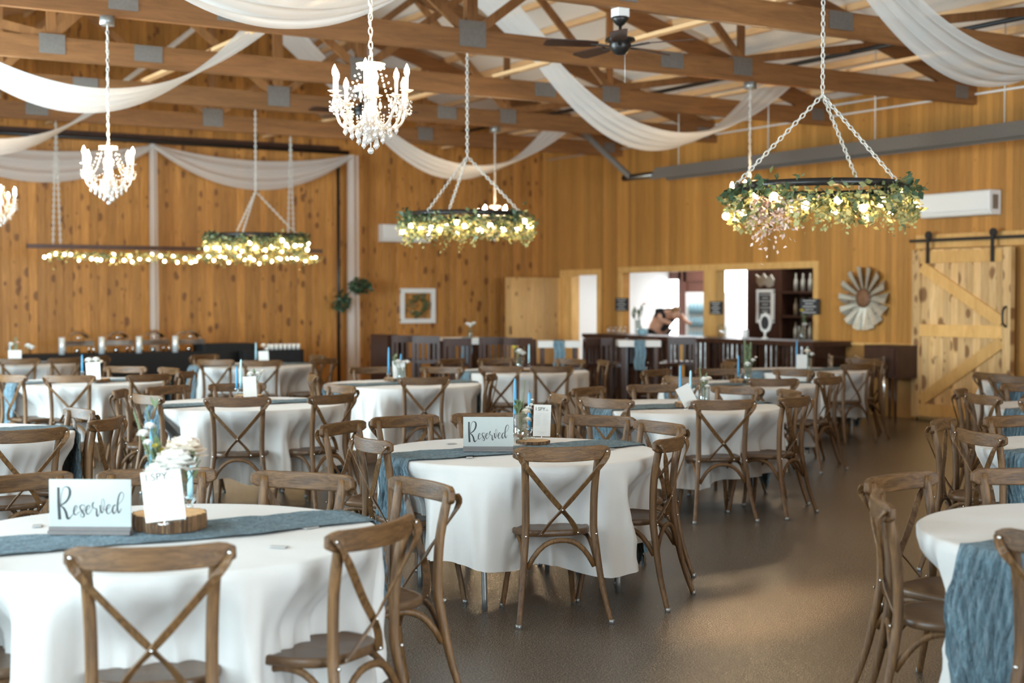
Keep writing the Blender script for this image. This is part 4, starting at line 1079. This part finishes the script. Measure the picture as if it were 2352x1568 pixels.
# T8
slice_(1590, 934, 'T8', .115, 'bark-edged wood slice on the table with the tilted card', .035)
taper(1562, 838, 930, 'T8', 'blue candle left of the tilted card', False, TZ)
taper(1586, 850, 926, 'T8', 'pale blue candle behind the tilted card', True, TZ)
card(1560, 884, 1594, 932, 'T8', 'white card tilted sharply on its wood slice', -28, False, TZ + .03)
bouquet(1618, 930, 'T8', 'vase of cream flowers beside the tilted card', 0,
        [('petal_w', 0, 0, .19, .045), ('petal', .03, .0, .20, .035), ('petal_w', .02, -.02, .14, .03), ('sprig', -.04, 0, .30, .014), ('leaf', .01, 0, .22, .05)], 9, .042, .15)
# T9
slice_(1708, 878, 'T9', .12, 'wood slice on the green sprig table', .03)
taper(1696, 816, 876, 'T9', 'blue candle on the green sprig table', False, TZ)
bouquet(1717, 880, 'T9', 'white flowers with tall green sprig, right of a blue candle', 0,
        [('petal_w', .0, 0, .18, .045), ('petal_w', .05, .0, .22, .035), ('petal', .08, 0, .25, .02), ('sprig', -.03, 0, .42, .03), ('sprig', .03, 0, .40, .03), ('leaf', 0, 0, .33, .07), ('leaf', .03, 0, .3, .07)], 10, .042, .16)
# T10
taper(1830, 782, 852, 'T10', 'blue candle on the table nearest the bar end', False, TZ)
card(1829, 814, 1853, 846, 'T10', 'white card on the table nearest the bar end', 0)
bouquet(1856, 853, 'T10', 'pale flowers beside the card nearest the bar end', 0, [('petal', -.01, 0, .22, .05), ('petal_w', .04, 0, .19, .04), ('leaf', .0, 0, .25, .05)], 11, .04, .15)
# T5
slice_(913, 874, 'T5', .12, 'wood slice on the table left of middle behind the reserved one', .03)
taper(893, 797, 870, 'T5', 'blue candle left of the card, left of middle', False, TZ + .03)
taper(921, 812, 868, 'T5', 'shorter blue candle behind the card, left of middle', False, TZ + .03)
card(902, 828, 931, 868, 'T5', 'white card on the table left of middle behind the reserved one', -3)
bouquet(922, 876, 'T5', 'white flowers with a green leaf, left of middle', 0, [('petal_w', -.03, 0, .19, .045), ('petal_w', .06, 0, .19, .035), ('leaf', -.09, 0, .24, .06)], 12, .04, .14)
# T7
bouquet(1193, 848, 'T7', 'white flowers in a glass on the middle table nearest the high-tops', 0, [('petal_w', .0, 0, .20, .06), ('petal_w', .04, 0, .18, .05), ('petal_y', -.06, 0, .25, .04), ('leaf', -.04, 0, .24, .06)], 13, .045, .15)
taper(1215, 790, 842, 'T7', 'pale blue candle on the middle table nearest the high-tops', True)
slice_(1205, 852, 'T7', .1, 'wood slice on the middle table nearest the high-tops', .02)
# T4
slice_(222, 876, 'T4', .12, 'wood slice on the left table before the chafing dishes', .03)
taper(189, 814, 866, 'T4', 'blue candle on the left table before the chafing dishes', False, TZ)
card(198, 832, 230, 872, 'T4', 'white card on the left table before the chafing dishes', -3)
bouquet(214, 878, 'T4', 'cream flowers on the left table before the chafing dishes', 0, [('petal_w', -.04, 0, .21, .05), ('petal_w', .03, 0, .215, .05), ('petal', .08, 0, .20, .03)], 14, .04, .14)
# T16
card(19, 804, 49, 831, 'T16', 'white card on the farthest left table', 0)
taper(23, 784, 832, 'T16', 'pale blue candle on the farthest left table', True)
bouquet(36, 836, 'T16', 'pale flowers behind the card on the farthest left table', 0, [('petal_w', -.05, 0, .24, .05), ('petal_p', .03, 0, .26, .04), ('petal_w', .16, 0, .22, .06), ('petal_w', .2, 0, .2, .06), ('sprig', 0, 0, .34, .03)], 15, .04, .14)
# T6
taper(588, 786, 834, 'T6', 'pale blue candle by the black buffet boxes', True)
card(594, 806, 617, 833, 'T6', 'white card by the black buffet boxes', -3)
bouquet(606, 840, 'T6', 'cream flowers by the black buffet boxes', 0, [('petal', 0, 0, .24, .05), ('petal_w', .04, 0, .2, .04)], 16, .04, .14)
# small place tags lying flat
for i, (px, py, tb) in enumerate([(1036, 1019, 'T2'), (1078, 1051, 'T2'), (1214, 1056, 'T2'), (1400, 1032, 'T2'), (85, 1208, 'T1'), (640, 1256, 'T1'), (712, 1212, 'T1')]):
    p = U(px, py, .766)
    wh = ['left of the reserved sign, central table', 'just before the blue runner, central table', 'behind the front chair, central table', 'right side of the central table', 'left of the front-left sign', 'right front of the front-left table', 'below the runner on the front-left table'][i]
    tag(MB().box(-.03, -.016, 0, .03, .016, .003).build('place_tag', M['greyink'], None, (p.x, p.y, .7665)), 'small flat grey tag lying ' + wh, 'tag', 'small tags on the cloths').rotation_euler.z = i * 1.1

# ------------------------------------------------------------------ buffet at the back wall
YBF = 21.0
a = UY(60, 826, YBF); b = UY(470, 823, YBF); zt2 = .78
def cloth_box(name, x0, x1, y0, y1, z0, z1, label, cat, mat='blackcloth'):
    n = 60
    def P(i, j):
        q = i / n * 4; k = int(q) % 4; f = q - int(q)
        c_ = [(x0, y0), (x1, y0), (x1, y1), (x0, y1)]; A = c_[k]; B = c_[(k + 1) % 4]
        x = A[0] + (B[0] - A[0]) * f; y = A[1] + (B[1] - A[1]) * f; t = 1 - j / 4
        o = .02 * math.sin(i * 2.3) * (1 - t) if z0 < .2 else 0
        if k in (0, 2): y += o
        else: x += o
        return Vector((x, y, z0 + (z1 - z0) * t))
    mb = MB(); mb.grid(P, n, 5, True, True); mb.add([P(i, 0) for i in range(n)], [tuple(range(n))])
    return tag(mb.build(name, M[mat]), label, cat)
cloth_box('buffet_table', a.x, 7.75, YBF, YBF + .75, .01, zt2, 'long black-clothed buffet table under the chafing dishes', 'table')
cloth_box('display_riser', UY(470, 800, YBF).x, UY(588, 800, YBF).x, YBF + .05, YBF + .55, zt2 - .05, UY(500, 790, YBF).z, 'black cloth-covered box right of the chafing dishes', 'box')
x0 = UY(600, 820, YBF - .2).x; x1 = UY(698, 820, YBF - .2).x
cloth_box('side_table', 7.77, x1, YBF - .2, YBF + .5, .01, .80, 'black-clothed side table with white cups on it', 'table')
cup0 = None
for i in range(7):
    for j in range(2):
        if cup0 is None:
            cup0 = MB().lathe([(.022, 0), (.036, .085), (.033, .085), (.02, .006)], 10).build('cup', M['whitepaint']); o = cup0; tag(o, '', 'cup', 'white cups on the black side table')
        else: o = cup0.copy(); COL.objects.link(o)
        p = UY(625 + i * 10, 800, YBF - .1); o.location = (p.x, YBF - .1 + j * .12, .80)
        o['label'] = 'white cup standing on the black side table by the riser'
def chafing():
    t = thing('chafing_dish', '', 'chafing dish', (0, 0, 0), 0, 'chrome chafing dishes')
    N = 14
    mb = MB()     # rolled lid: half barrel, rounded
    mb.grid(lambda i, j: Vector((.20 * math.cos(PI * i / N) * (1 - .12 * abs(j / 8 * 2 - 1) ** 3), -.14 + .28 * j / 8, .20 + .15 * math.sin(PI * i / N) * (1 - .35 * abs(j / 8 * 2 - 1) ** 2.5))), N + 1, 9, True)
    mb.build('lid', M['chrome'], t)
    MB().box(-.21, -.15, .12, .21, .15, .195).build('water_pan', M['chrome'], t)
    MB().tube([(-.06, -.16, .22), (-.06, -.19, .24), (.06, -.19, .24), (.06, -.16, .22)], .008, 6).build('handle', M['chrome'], t)
    for sx in (-1, 1):
        for sy in (-1, 1): MB().tube([(sx * .20, sy * .14, .12), (sx * .21, sy * .14, 0)], .012, 6).build('leg', M['chrome'], t)
    MB().lathe([(.04, .02), (.04, .07)], 12, (.0, 0, 0)).build('burner', M['chrome'], t)
    MB().lathe([(.045, 0), (.045, .25)], 14, (-.26, -.16, 0)).build('reflection_strip', flat('reflection_pale', (.8, .86, .88), .3, .3, .03), t)  # pale cylinder imitates the window's bright reflection in the chrome
    return t
cf = chafing()
for i, (px, lb) in enumerate([(178, 'leftmost of the four chrome roll-top chafing dishes'), (268, 'second from left of the four chrome chafing dishes'), (352, 'third from left of the four chrome chafing dishes'), (434, 'rightmost of the four chafing dishes beside the black box')]):
    o = cf if i == 0 else copy_tree(cf); p = UY(px, 800, YBF + .3); o.location = (p.x, YBF + .32, zt2); o['label'] = lb

# ------------------------------------------------------------------ bar
XB = 13.75
yb1 = UX(1350, 780, XB).y; yb0 = UX(1868, 785, XB).y; zc = 1.0
bar = thing('bar_counter', 'dark wood bar with corrugated metal front along the right wall', 'bar', (XB, 0, 0))
MB().box(-.12, yb0 - .12, zc - .07, .62, yb1, zc).build('countertop', M['darkwood'], bar)
n = int((yb1 - yb0) / .02); vs = []
def P(i, j): return Vector((.02 * math.sin(i * 1.35) + .01, yb0 + (yb1 - yb0) * i / n, (.05, zc - .07)[j]))
mb = MB(); mb.grid(P, n + 1, 2, True); mb.build('metal_front', M['corr'], bar)
for k in range(6):
    y = yb0 + (yb1 - yb0) * k / 5; MB().box(-.03, y - .05, 0, .05, y + .05, zc - .07).build('stile', M['darkwood'], bar)
MB().box(-.035, 17.5, .02, .045, 17.64, zc - .07).build('pine_strip', M['trim'], bar)
for k in range(52):
    y = yb0 + (yb1 - yb0) * (k + .5) / 52; MB().box(-.03, y - .022, .1, .0, y + .022, zc - .07).build('shade_strip', M['darkwood'], bar)  # added dark strips stand in for shade between the metal's bright ridges
MB().box(-.03, yb0, 0, .05, yb1, .12).build('kick_board', M['darkwood'], bar)
MB().box(.05, yb0, 0, .6, yb0 + .04, zc - .07).build('end_panel', M['darkwood'], bar)
# rooms behind the openings
ri = MB(); ri.box(14.55, 14.3, 2.6, 19.0, 24.5, 2.7); struct('ceiling_2', ri, M['plaster'])
ri = MB(); ri.box(19.0, 14.3, 0, 19.1, 24.5, 2.7); ri.box(14.55, 24.5, 0, 19.0, 24.6, 2.7); struct('wall_backroom', ri, M['plaster'])
struct('wall_backroom_side', MB().box(14.55, 14.2, 0, 19.0, 14.3, 2.7), M['darkwood'])
area_light('backroom_ceiling_light', (16.9, 19.6, 2.55), (16.9, 19.6, 0), 2.5, 7.0, 230, (.95, .98, 1.0))
# window, doors and cabinets in the back room
c = UX(1699, 690, 18.98); w_ = thing('lit_window', 'bright daylit window seen through the bar opening', 'window', (18.95, c.y, c.z))
MB().box(-.01, -.42, -.72, .0, .42, .62).build('pane', M['windowglow'], w_)
fm = MB()
for s in (-1, 1): fm.box(-.04, s * .45 - .04, -.78, .03, s * .45 + .04, .68); fm.box(-.04, -.49, s * .7 - .04 - .05, .03, .49, s * .7 + .04 - .05)
fm.build('frame', M['whitepaint'], w_)
def glassdoor(pxa, pxb, X, z1, label, name, mat, glow):
    ya = UX(pxa, 700, X).y; yb = UX(pxb, 700, X).y
    t = thing(name, label, 'door', (X, (ya + yb) / 2, 0)); w = abs(ya - yb) / 2
    m = MB()
    for s in (-1, 1): m.box(-.03, s * w - .09, 0, .03, s * w + .09, z1)
    m.box(-.03, -w, 0, .03, w, .3); m.box(-.03, -w, z1 - .25, .03, w, z1); m.build('frame', M[mat], t)
    MB().box(.0, -w + .09, .3, .01, w - .09, z1 - .25).build('pane', M[glow], t)
    return t
glassdoor(1522, 1566, 18.8, 2.25, 'brown door with bright glass left of the drinks fridge', 'glazed_door', 'brown', 'windowglow')
glassdoor(1572, 1636, 18.4, 2.2, 'dark brown door behind the drinks fridge', 'panel_door', 'brown', 'brown')
ya = UX(1575, 700, 17.2).y; yb = UX(1638, 700, 17.2).y
fr_ = thing('drinks_fridge', 'white glass-front drinks fridge behind the bar', 'fridge', (17.2, (ya + yb) / 2, 0)); w = abs(ya - yb) / 2
m = MB(); m.box(0, -w, 0, .6, w, 1.72); m.build('cabinet', M['white'], fr_)
MB().box(-.03, -w + .06, .3, -.005, w - .06, 1.45).build('glass_door', M['glass'], fr_)
m = MB()
for z in (.5, .8, 1.1, 1.35):
    for k in range(6): m.lathe([(.035, 0), (.035, .14), (.012, .2), (.012, .23)], 8, (-.02 + .0, -w + .13 + k * (2 * w - .2) / 6, z - .05))
m.build('stocked_bottles', M['bluefill'], fr_)
ya = UX(1728, 700, 16.2).y; yb = UX(1862, 700, 16.2).y
sh = thing('back_bar_cabinet', 'tall dark back-bar cabinet at right behind the bar', 'cabinet', (16.2, 0, 0))
MB().box(.3, yb - .6, 0, .36, ya, 2.5).build('back_panel', M['darkwood'], sh)
for y in (yb - .6, (ya + yb) / 2 - .1, ya): MB().box(-.1, y - .03, 0, .3, y + .03, 2.4).build('side_panel', M['darkwood'], sh)
for z in (.9, 1.3, 1.7, 2.3): MB().box(-.1, yb - .6, z - .02, .3, (ya + yb) / 2 - .1, z + .02).build('shelf', M['darkwood'], sh)
rnd = random.Random(4); bt = None
for z in (.92, 1.32, 1.72):
    for k in range(7):
        y = yb - .5 + k * .17
        if y > (ya + yb) / 2 - .2: continue
        if bt is None:
            bt = MB().lathe([(.035, 0), (.037, .17), (.013, .23), (.013, .29)], 10).build('bottle', M['galv']); o = bt; tag(o, '', 'bottle', 'bottles on the dark back-bar shelves')
        else: o = bt.copy(); COL.objects.link(o)
        o.location = (16.2, y, z); o['label'] = 'small bottle on the dark shelves at the right of the bar opening'
def board(px0, py0, px1, py1, X, label, frame='whitepaint', name='chalkboard_sign', lines=5, fw=.05, cat='sign'):
    A = UX(px0, py0, X); B = UX(px1, py1, X); cy = (A.y + B.y) / 2; cz = (A.z + B.z) / 2; w = abs(A.y - B.y) / 2; h = abs(A.z - B.z) / 2
    t = thing(name, label, cat, (X, cy, cz))
    MB().box(0, -w, -h, .02, w, h).build('slate', M['blackboard'], t)
    if frame:
        m = MB()
        for s in (-1, 1): m.box(-.015, s * w - fw / 2, -h, .025, s * w + fw / 2, h); m.box(-.016, -w - fw / 2, s * h - fw / 2, .026, w + fw / 2, s * h + fw / 2)
        m.build('frame', M[frame], t)
    m = MB()
    for i in range(lines):
        z = h * .75 - i * (1.5 * h / max(1, lines - 1)); l = w * (.7 - .25 * (i % 2)); m.box(-.004, -l, z - .006, -.001, l, z + .006)
    m.build('chalk_lines', M['chalk'], t); return t
board(1741, 668, 1774, 738, 15.3, 'tall white-framed chalkboard standing behind the bar', lines=8)
XS = XR - .06
board(1413, 684, 1442, 714, XS, 'small black chalk sign left of the bar opening', None)
board(1630, 692, 1658, 722, XS - .01, 'small black chalk sign on the pine post in the bar opening', None)
board(1838, 686, 1880, 722, XS, 'small black chalk sign right of the bar opening', None)
# scalloped small sign on a stand, on the counter
p = UX(1757, 770, XB + .25); t = thing('menu_stand', 'small white-framed chalkboard on a turned stand on the counter', 'sign', (XB + .25, p.y, zc))
MB().lathe([(.06, 0), (.05, .02), (.015, .04), (.02, .1), (.012, .14)], 12).build('stand', M['whitepaint'], t)
def disc(r, x, k=0): return [Vector((x, r * math.cos(2 * PI * i / 24) * (1 + k * (i % 3 == 0)), .24 + 1.15 * r * math.sin(2 * PI * i / 24) * (1 + k * (i % 3 == 0)))) for i in range(24)]
m = MB(); a_ = disc(.125, 0, .06); b_ = disc(.125, .02, .06); m.add(a_ + b_, [tuple(range(24)), tuple(24 + i for i in reversed(range(24)))] + [(i, (i + 1) % 24, 24 + (i + 1) % 24, 24 + i) for i in range(24)]); m.build('frame', M['whitepaint'], t)
m = MB(); m.add(disc(.085, -.004) , [tuple(range(24))]); m.build('slate', M['blackboard'], t)
# white metal script sign above the cabinet -> cut-out shape
p = UX(1756, 645, 15.6); t = thing('cutout_sign', 'pale cut-out sign hanging above the tall chalkboard', 'sign', (15.6, p.y, p.z))
m = MB(); pts = [(-.22, .02), (-.15, .10), (-.05, .05), (.03, .12), (.12, .06), (.22, .11), (.2, -.02), (.12, -.1), (0, -.06), (-.1, -.11), (-.2, -.08)]
nn_ = len(pts); m.add([(0, y, z) for y, z in pts] + [(.02, y, z) for y, z in pts], [tuple(range(nn_)), tuple(nn_ + i for i in reversed(range(nn_)))] + [(i, (i + 1) % nn_, nn_ + (i + 1) % nn_, nn_ + i) for i in range(nn_)])
m.build('plate', M['galv'], t)
# things on the counter
def jar(px, X, h, r, label, mat='glass', name='glass_jar', cat='jar'):
    p = UX(px, 770, X); o = MB().lathe([(r * .9, 0), (r, .01), (r, h * .8), (r * .7, h), (r * .6, h)], 14).build(name, M[mat], None, (X, p.y, zc)); tag(o, label, cat); return o
jar(1658, XB + .3, .20, .07, 'clear lidded jar on the counter by the pine post')
jar(1712, XB + .3, .14, .05, 'small white cup on the counter left of the menu stand', 'white', 'cup', 'cup')
jar(1477, XB + .25, .10, .08, 'small pale blue bowl on the counter beside the flowers', 'bluefill', 'bowl', 'bowl')
for i, px in enumerate((1398, 1410, 1422, 1434)): jar(px, XB + .3, .12, .035, ['first', 'second', 'third', 'fourth'][i] + ' clear glass from the left end of the bar', 'glass', 'drinking_glass', 'glass')
q = UX(1466, 775, XB + .35); t = bouquet(1466, 775, 'T7', 'white vase of loose greenery on the counter at left', 0, [('petal_p', .1, 0, .50, .04), ('leaf', -.1, 0, .40, .12), ('leaf', .05, 0, .42, .12), ('leaf', 0, 0, .36, .12), ('petal_w', -.08, 0, .34, .05), ('petal_w', .02, 0, .3, .05)], 21, .06, .24, zc); t.location = (XB + .35, q.y, zc)
q = UX(1842, 775, XB + .4); t = bouquet(1842, 775, 'T7', 'tall vase with a yellow flower on the right end of the counter', 0, [('petal_y', .0, 0, .42, .045), ('leaf', .05, 0, .3, .1), ('petal_w', .04, 0, .22, .05)], 22, .05, .2, zc); t.location = (XB + .4, q.y, zc)
# open door leaf and fittings
lf_ = thing('open_door_leaf', 'pale knotty pine door leaf standing open beside the doorway', 'door', (XR, DY1 + .06, 0))
MB().box(-1.22, -.02, .02, -.04, .02, 1.98).build('leaf_panel', M['leafwood'], lf_)
MB().box(-.10, -.03, .02, -.04, .03, 1.98).build('hinge_stile', M['trim'], lf_)
MB().tube([(-1.15, -.05, .95), (-1.15, -.05, 1.1)], .012, 6).build('handle', M['blackiron'], lf_)
# sideboard right of the bar
ya = UX(2012, 850, 14.0).y; yb = UX(2062, 850, 14.0).y
sb = thing('console_cabinet', 'dark wooden console on tapered legs against the right wall', 'cabinet', (14.1, (ya + yb) / 2, 0)); w = abs(ya - yb) / 2 + .1
MB().box(-.22, -w, .55, .25, w, .98).build('body', M['darkwood'], sb)
MB().box(-.235, -w + .04, .60, -.22, w - .04, .93).build('door', M['darkwood'], sb)
for sx in (-.19, .21):
    for sy in (-w + .05, w - .05): MB().tube([(sx, sy, .55), (sx, sy, 0)], [.025, .014], 8).build('leg', M['darkwood'], sb)
ya = UX(1872, 815, 13.6).y; yb = UX(2008, 815, 13.6).y
gs = thing('glass_console', 'glass-topped console table with bright knobs right of the bar', 'table', (13.6, 0, 0))
MB().box(-.25, yb, .80, .25, ya, .82).build('glass_top', M['glass'], gs); MB().box(-.25, yb, .70, .25, ya, .715).build('glass_shelf', M['glass'], gs)
for y in (yb + .04, (ya + yb) / 2, ya - .04):
    for x in (-.22, .22): MB().tube([(x, y, 0), (x, y, .84)], .018, 8).build('leg', M['chrome'], gs)

# person leaning over behind the bar
def skin_body(name, chains, mat, parent, sub=2):
    bm = bmesh.new(); lay = bm.verts.layers.skin.verify(); cache = {}; root = None
    for ch in chains:
        prev = None
        for (x, y, z, r) in ch:
            key = (round(x, 4), round(y, 4), round(z, 4))
            if key not in cache:
                v = bm.verts.new((x, y, z)); rr = r if isinstance(r, tuple) else (r, r); v[lay].radius = rr
                if root is None: root = v; v[lay].use_root = True
                cache[key] = v
            v = cache[key]
            if prev is not None and not bm.edges.get((prev, v)): bm.edges.new((prev, v))
            prev = v
    me = bpy.data.meshes.new(name); bm.to_mesh(me); bm.free(); o = bpy.data.objects.new(name, me); COL.objects.link(o); o.parent = parent
    me.materials.append(mat); o.modifiers.new('skin', 'SKIN').use_smooth_shade = True
    s = o.modifiers.new('sub', 'SUBSURF'); s.levels = sub; s.render_levels = sub
    return o
pp = UX(1510, 760, 15.1)
ps = thing('person', 'person in a black shirt bending forward behind the bar', 'person', (15.1, pp.y, 0), math.atan2(-1, 0.0) + R(180))
# local +x = the way they lean (towards the right in the photo, -y world)
ps.rotation_euler.z = -PI / 2; ps.scale = (1.13, 1.13, 1.13)
skin_body('body', [[(0, 0, .95, (.13, .16)), (.12, 0, 1.10, (.12, .15)), (.28, 0, 1.20, (.12, .17)), (.37, 0, 1.20, .06), (.46, 0, 1.17, .085), (.51, 0, 1.15, .08)],
                   [(0, 0, .95, (.13, .16)), (-.02, .09, .86, .09), (.03, .1, .48, .06), (-.02, .1, .08, .045), (.10, .11, .04, .04)],
                   [(0, 0, .95, (.13, .16)), (-.02, -.09, .86, .09), (.03, -.1, .48, .06), (-.02, -.1, .08, .045), (.10, -.11, .04, .04)],
                   [(.28, 0, 1.20, (.12, .17)), (.30, .18, 1.20, .05), (.40, .22, 1.08, .042), (.55, .18, 1.04, .032), (.62, .17, 1.035, .03)],
                   [(.28, 0, 1.20, (.12, .17)), (.30, -.18, 1.20, .05), (.36, -.24, 1.10, .042), (.52, -.2, 1.05, .032), (.60, -.19, 1.04, .03)]], M['skin'], ps)
skin_body('shirt', [[(0, 0, .93, (.145, .175)), (.12, 0, 1.10, (.137, .167)), (.27, 0, 1.195, (.135, .185)), (.335, 0, 1.205, .085)],
                    [(.27, 0, 1.195, (.135, .185)), (.30, .18, 1.20, .065), (.345, .20, 1.13, .06)], [(.27, 0, 1.195, (.135, .185)), (.30, -.18, 1.20, .065), (.335, -.21, 1.13, .06)]], M['shirt'], ps)
skin_body('trousers', [[(-.01, 0, .94, (.14, .17)), (-.02, .09, .85, .10), (.03, .1, .48, .072), (-.02, .1, .1, .06)], [(-.01, 0, .94, (.14, .17)), (-.02, -.09, .85, .10), (.03, -.1, .48, .072), (-.02, -.1, .1, .06)]], M['blackcloth'], ps)
skin_body('hair', [[(.43, 0, 1.215, .085), (.47, 0, 1.23, .085), (.52, .0, 1.21, .06)]], M['hair'], ps)

# ------------------------------------------------------------------ high-top tables and bar stools
def hightop(px, D, label, z=1.05, w=.26, vase=False):
    c = atD(px, D); t = thing('high_top_table', label, 'high-top table', (c.x, c.y, 0), -YAW, 'narrow high-top tables')
    MB().box(-w, -.26, z - .03, w, .26, z).build('tabletop', M['darkwood'], t)
    for sx in (-1, 1):
        for sy in (-1, 1): MB().box(sx * (w - .05) - .025, sy * .2 - .025, 0, sx * (w - .05) + .025, sy * .2 + .025, z - .03).build('leg', M['darkwood'], t)
    m = MB(); m.box(-w - .01, -.27, z, w + .01, .27, z + .006); m.box(-w - .01, -.275, z - .075, w + .01, -.265, z + .004); m.box(-w - .01, .265, z - .075, w + .01, .275, z + .004)
    for s in (-1, 1): m.box(s * (w + .005) - .005, -.27, z - .075, s * (w + .005) + .005, .27, z + .004)
    o = m.build('short_cloth', M['linen'], None, (c.x, c.y, 0)); o.rotation_euler.z = -YAW; tag(o, 'short white cloth on the ' + label, 'tablecloth', 'short high-top cloths')
    def P(i, j):
        v = i / 9 * 2 - 1
        if j <= 4: return Vector((v * .07, .28 - .56 * j / 4, z + .010))
        return Vector((v * .07 + .01 * math.sin(j), -.283 - .008 * math.sin(v * 7), z + .006 - (j - 4) * .042))
    o = MB().grid(P, 10, 14).build('table_runner', M['gauze'], None, (c.x, c.y, 0)); o.rotation_euler.z = -YAW; tag(o, 'short blue runner on the ' + label, 'table runner', 'high-top runners')
    return c
h1 = hightop(1073, 19.6, 'left high-top table with a white vase')
hightop(1283, 18.3, 'middle high-top table before the doorway')
hightop(1466, 18.6, 'right high-top table before the bar')
t = bouquet(1080, 770, 'T7', 'white vase with flaring flowers on the left high-top table', 0, [('petal_w', 0, 0, .16, .06), ('petal_w', -.04, 0, .18, .04), ('petal_w', .05, 0, .19, .04)], 31, .035, .1, 1.06)
t.location = (h1.x + .05, h1.y, 1.062)
long_ = atD(1008, 21.0)
t = thing('long_bar_table', 'long dark bar-height table with pale top near the back wall', 'high-top table', (long_.x, long_.y, 0), 0)
MB().box(-.75, -.25, .98, .75, .25, 1.02).build('tabletop', M['whitepaint'], t)
for s in (-.68, .0, .68): MB().box(s - .04, -.2, 0, s + .04, .2, .98).build('leg', M['darkwood'], t)
MB().box(-.98, -.28, 0, -.80, .28, 1.08).build('end_panel', M['darkwood'], t)
def make_stool():
    t = thing('bar_stool', '', 'bar stool', (0, 0, 0), 0, 'dark high-backed bar stools')
    MB().box(-.19, -.19, .70, .19, .19, .75).build('seat', M['darkwood'], t)
    for sx in (-1, 1):
        MB().bar((sx * .18, -.18, 0), (sx * .17, -.19, 1.08), .04, .04, (0, 1, 0)).build('leg', M['darkwood'], t)
        MB().bar((sx * .18, .18, 0), (sx * .17, .17, .72), .04, .04, (0, 1, 0)).build('leg', M['darkwood'], t)
    MB().box(-.19, -.205, .98, .19, -.175, 1.08).build('top_rail', M['darkwood'], t)
    for k in range(4): MB().box(-.13 + k * .075, -.20, .75, -.10 + k * .075, -.18, .98).build('slat', M['darkwood'], t)
    for y in (-.185, .18): MB().box(-.17, y - .015, .27, .17, y + .015, .31).build('footrest', M['darkwood'], t)
    return t
st0 = make_stool()
ST = [(930, 20.2, 'leftmost bar stool near the back wall'), (985, 19.8, 'bar stool under the long pale-topped table'), (1131, 19.3, 'bar stool just right of the left high-top table'), (1190, 19.0, 'bar stool halfway between the left and middle high-tops'),
      (1240, 18.4, 'bar stool left of the middle high-top table'), (1331, 18.6, 'bar stool right of the middle high-top table'), (1372, 18.9, 'bar stool before the left end of the bar'), (1424, 18.8, 'bar stool left of the right high-top table'),
      (1512, 18.8, 'bar stool right of the right high-top table'), (1560, 19.3, 'rightmost bar stool in front of the bar'), (1040, 18.7, 'bar stool in front of the left high-top table')]
for i, (px, D, lb) in enumerate(ST):
    o = st0 if i == 0 else copy_tree(st0); c = atD(px, D); o.location = (c.x, c.y, 0); o.rotation_euler.z = -YAW + R([5, -8, 3, 0, -60, 55, 0, 60, -50, 4, 20][i]); o['label'] = lb
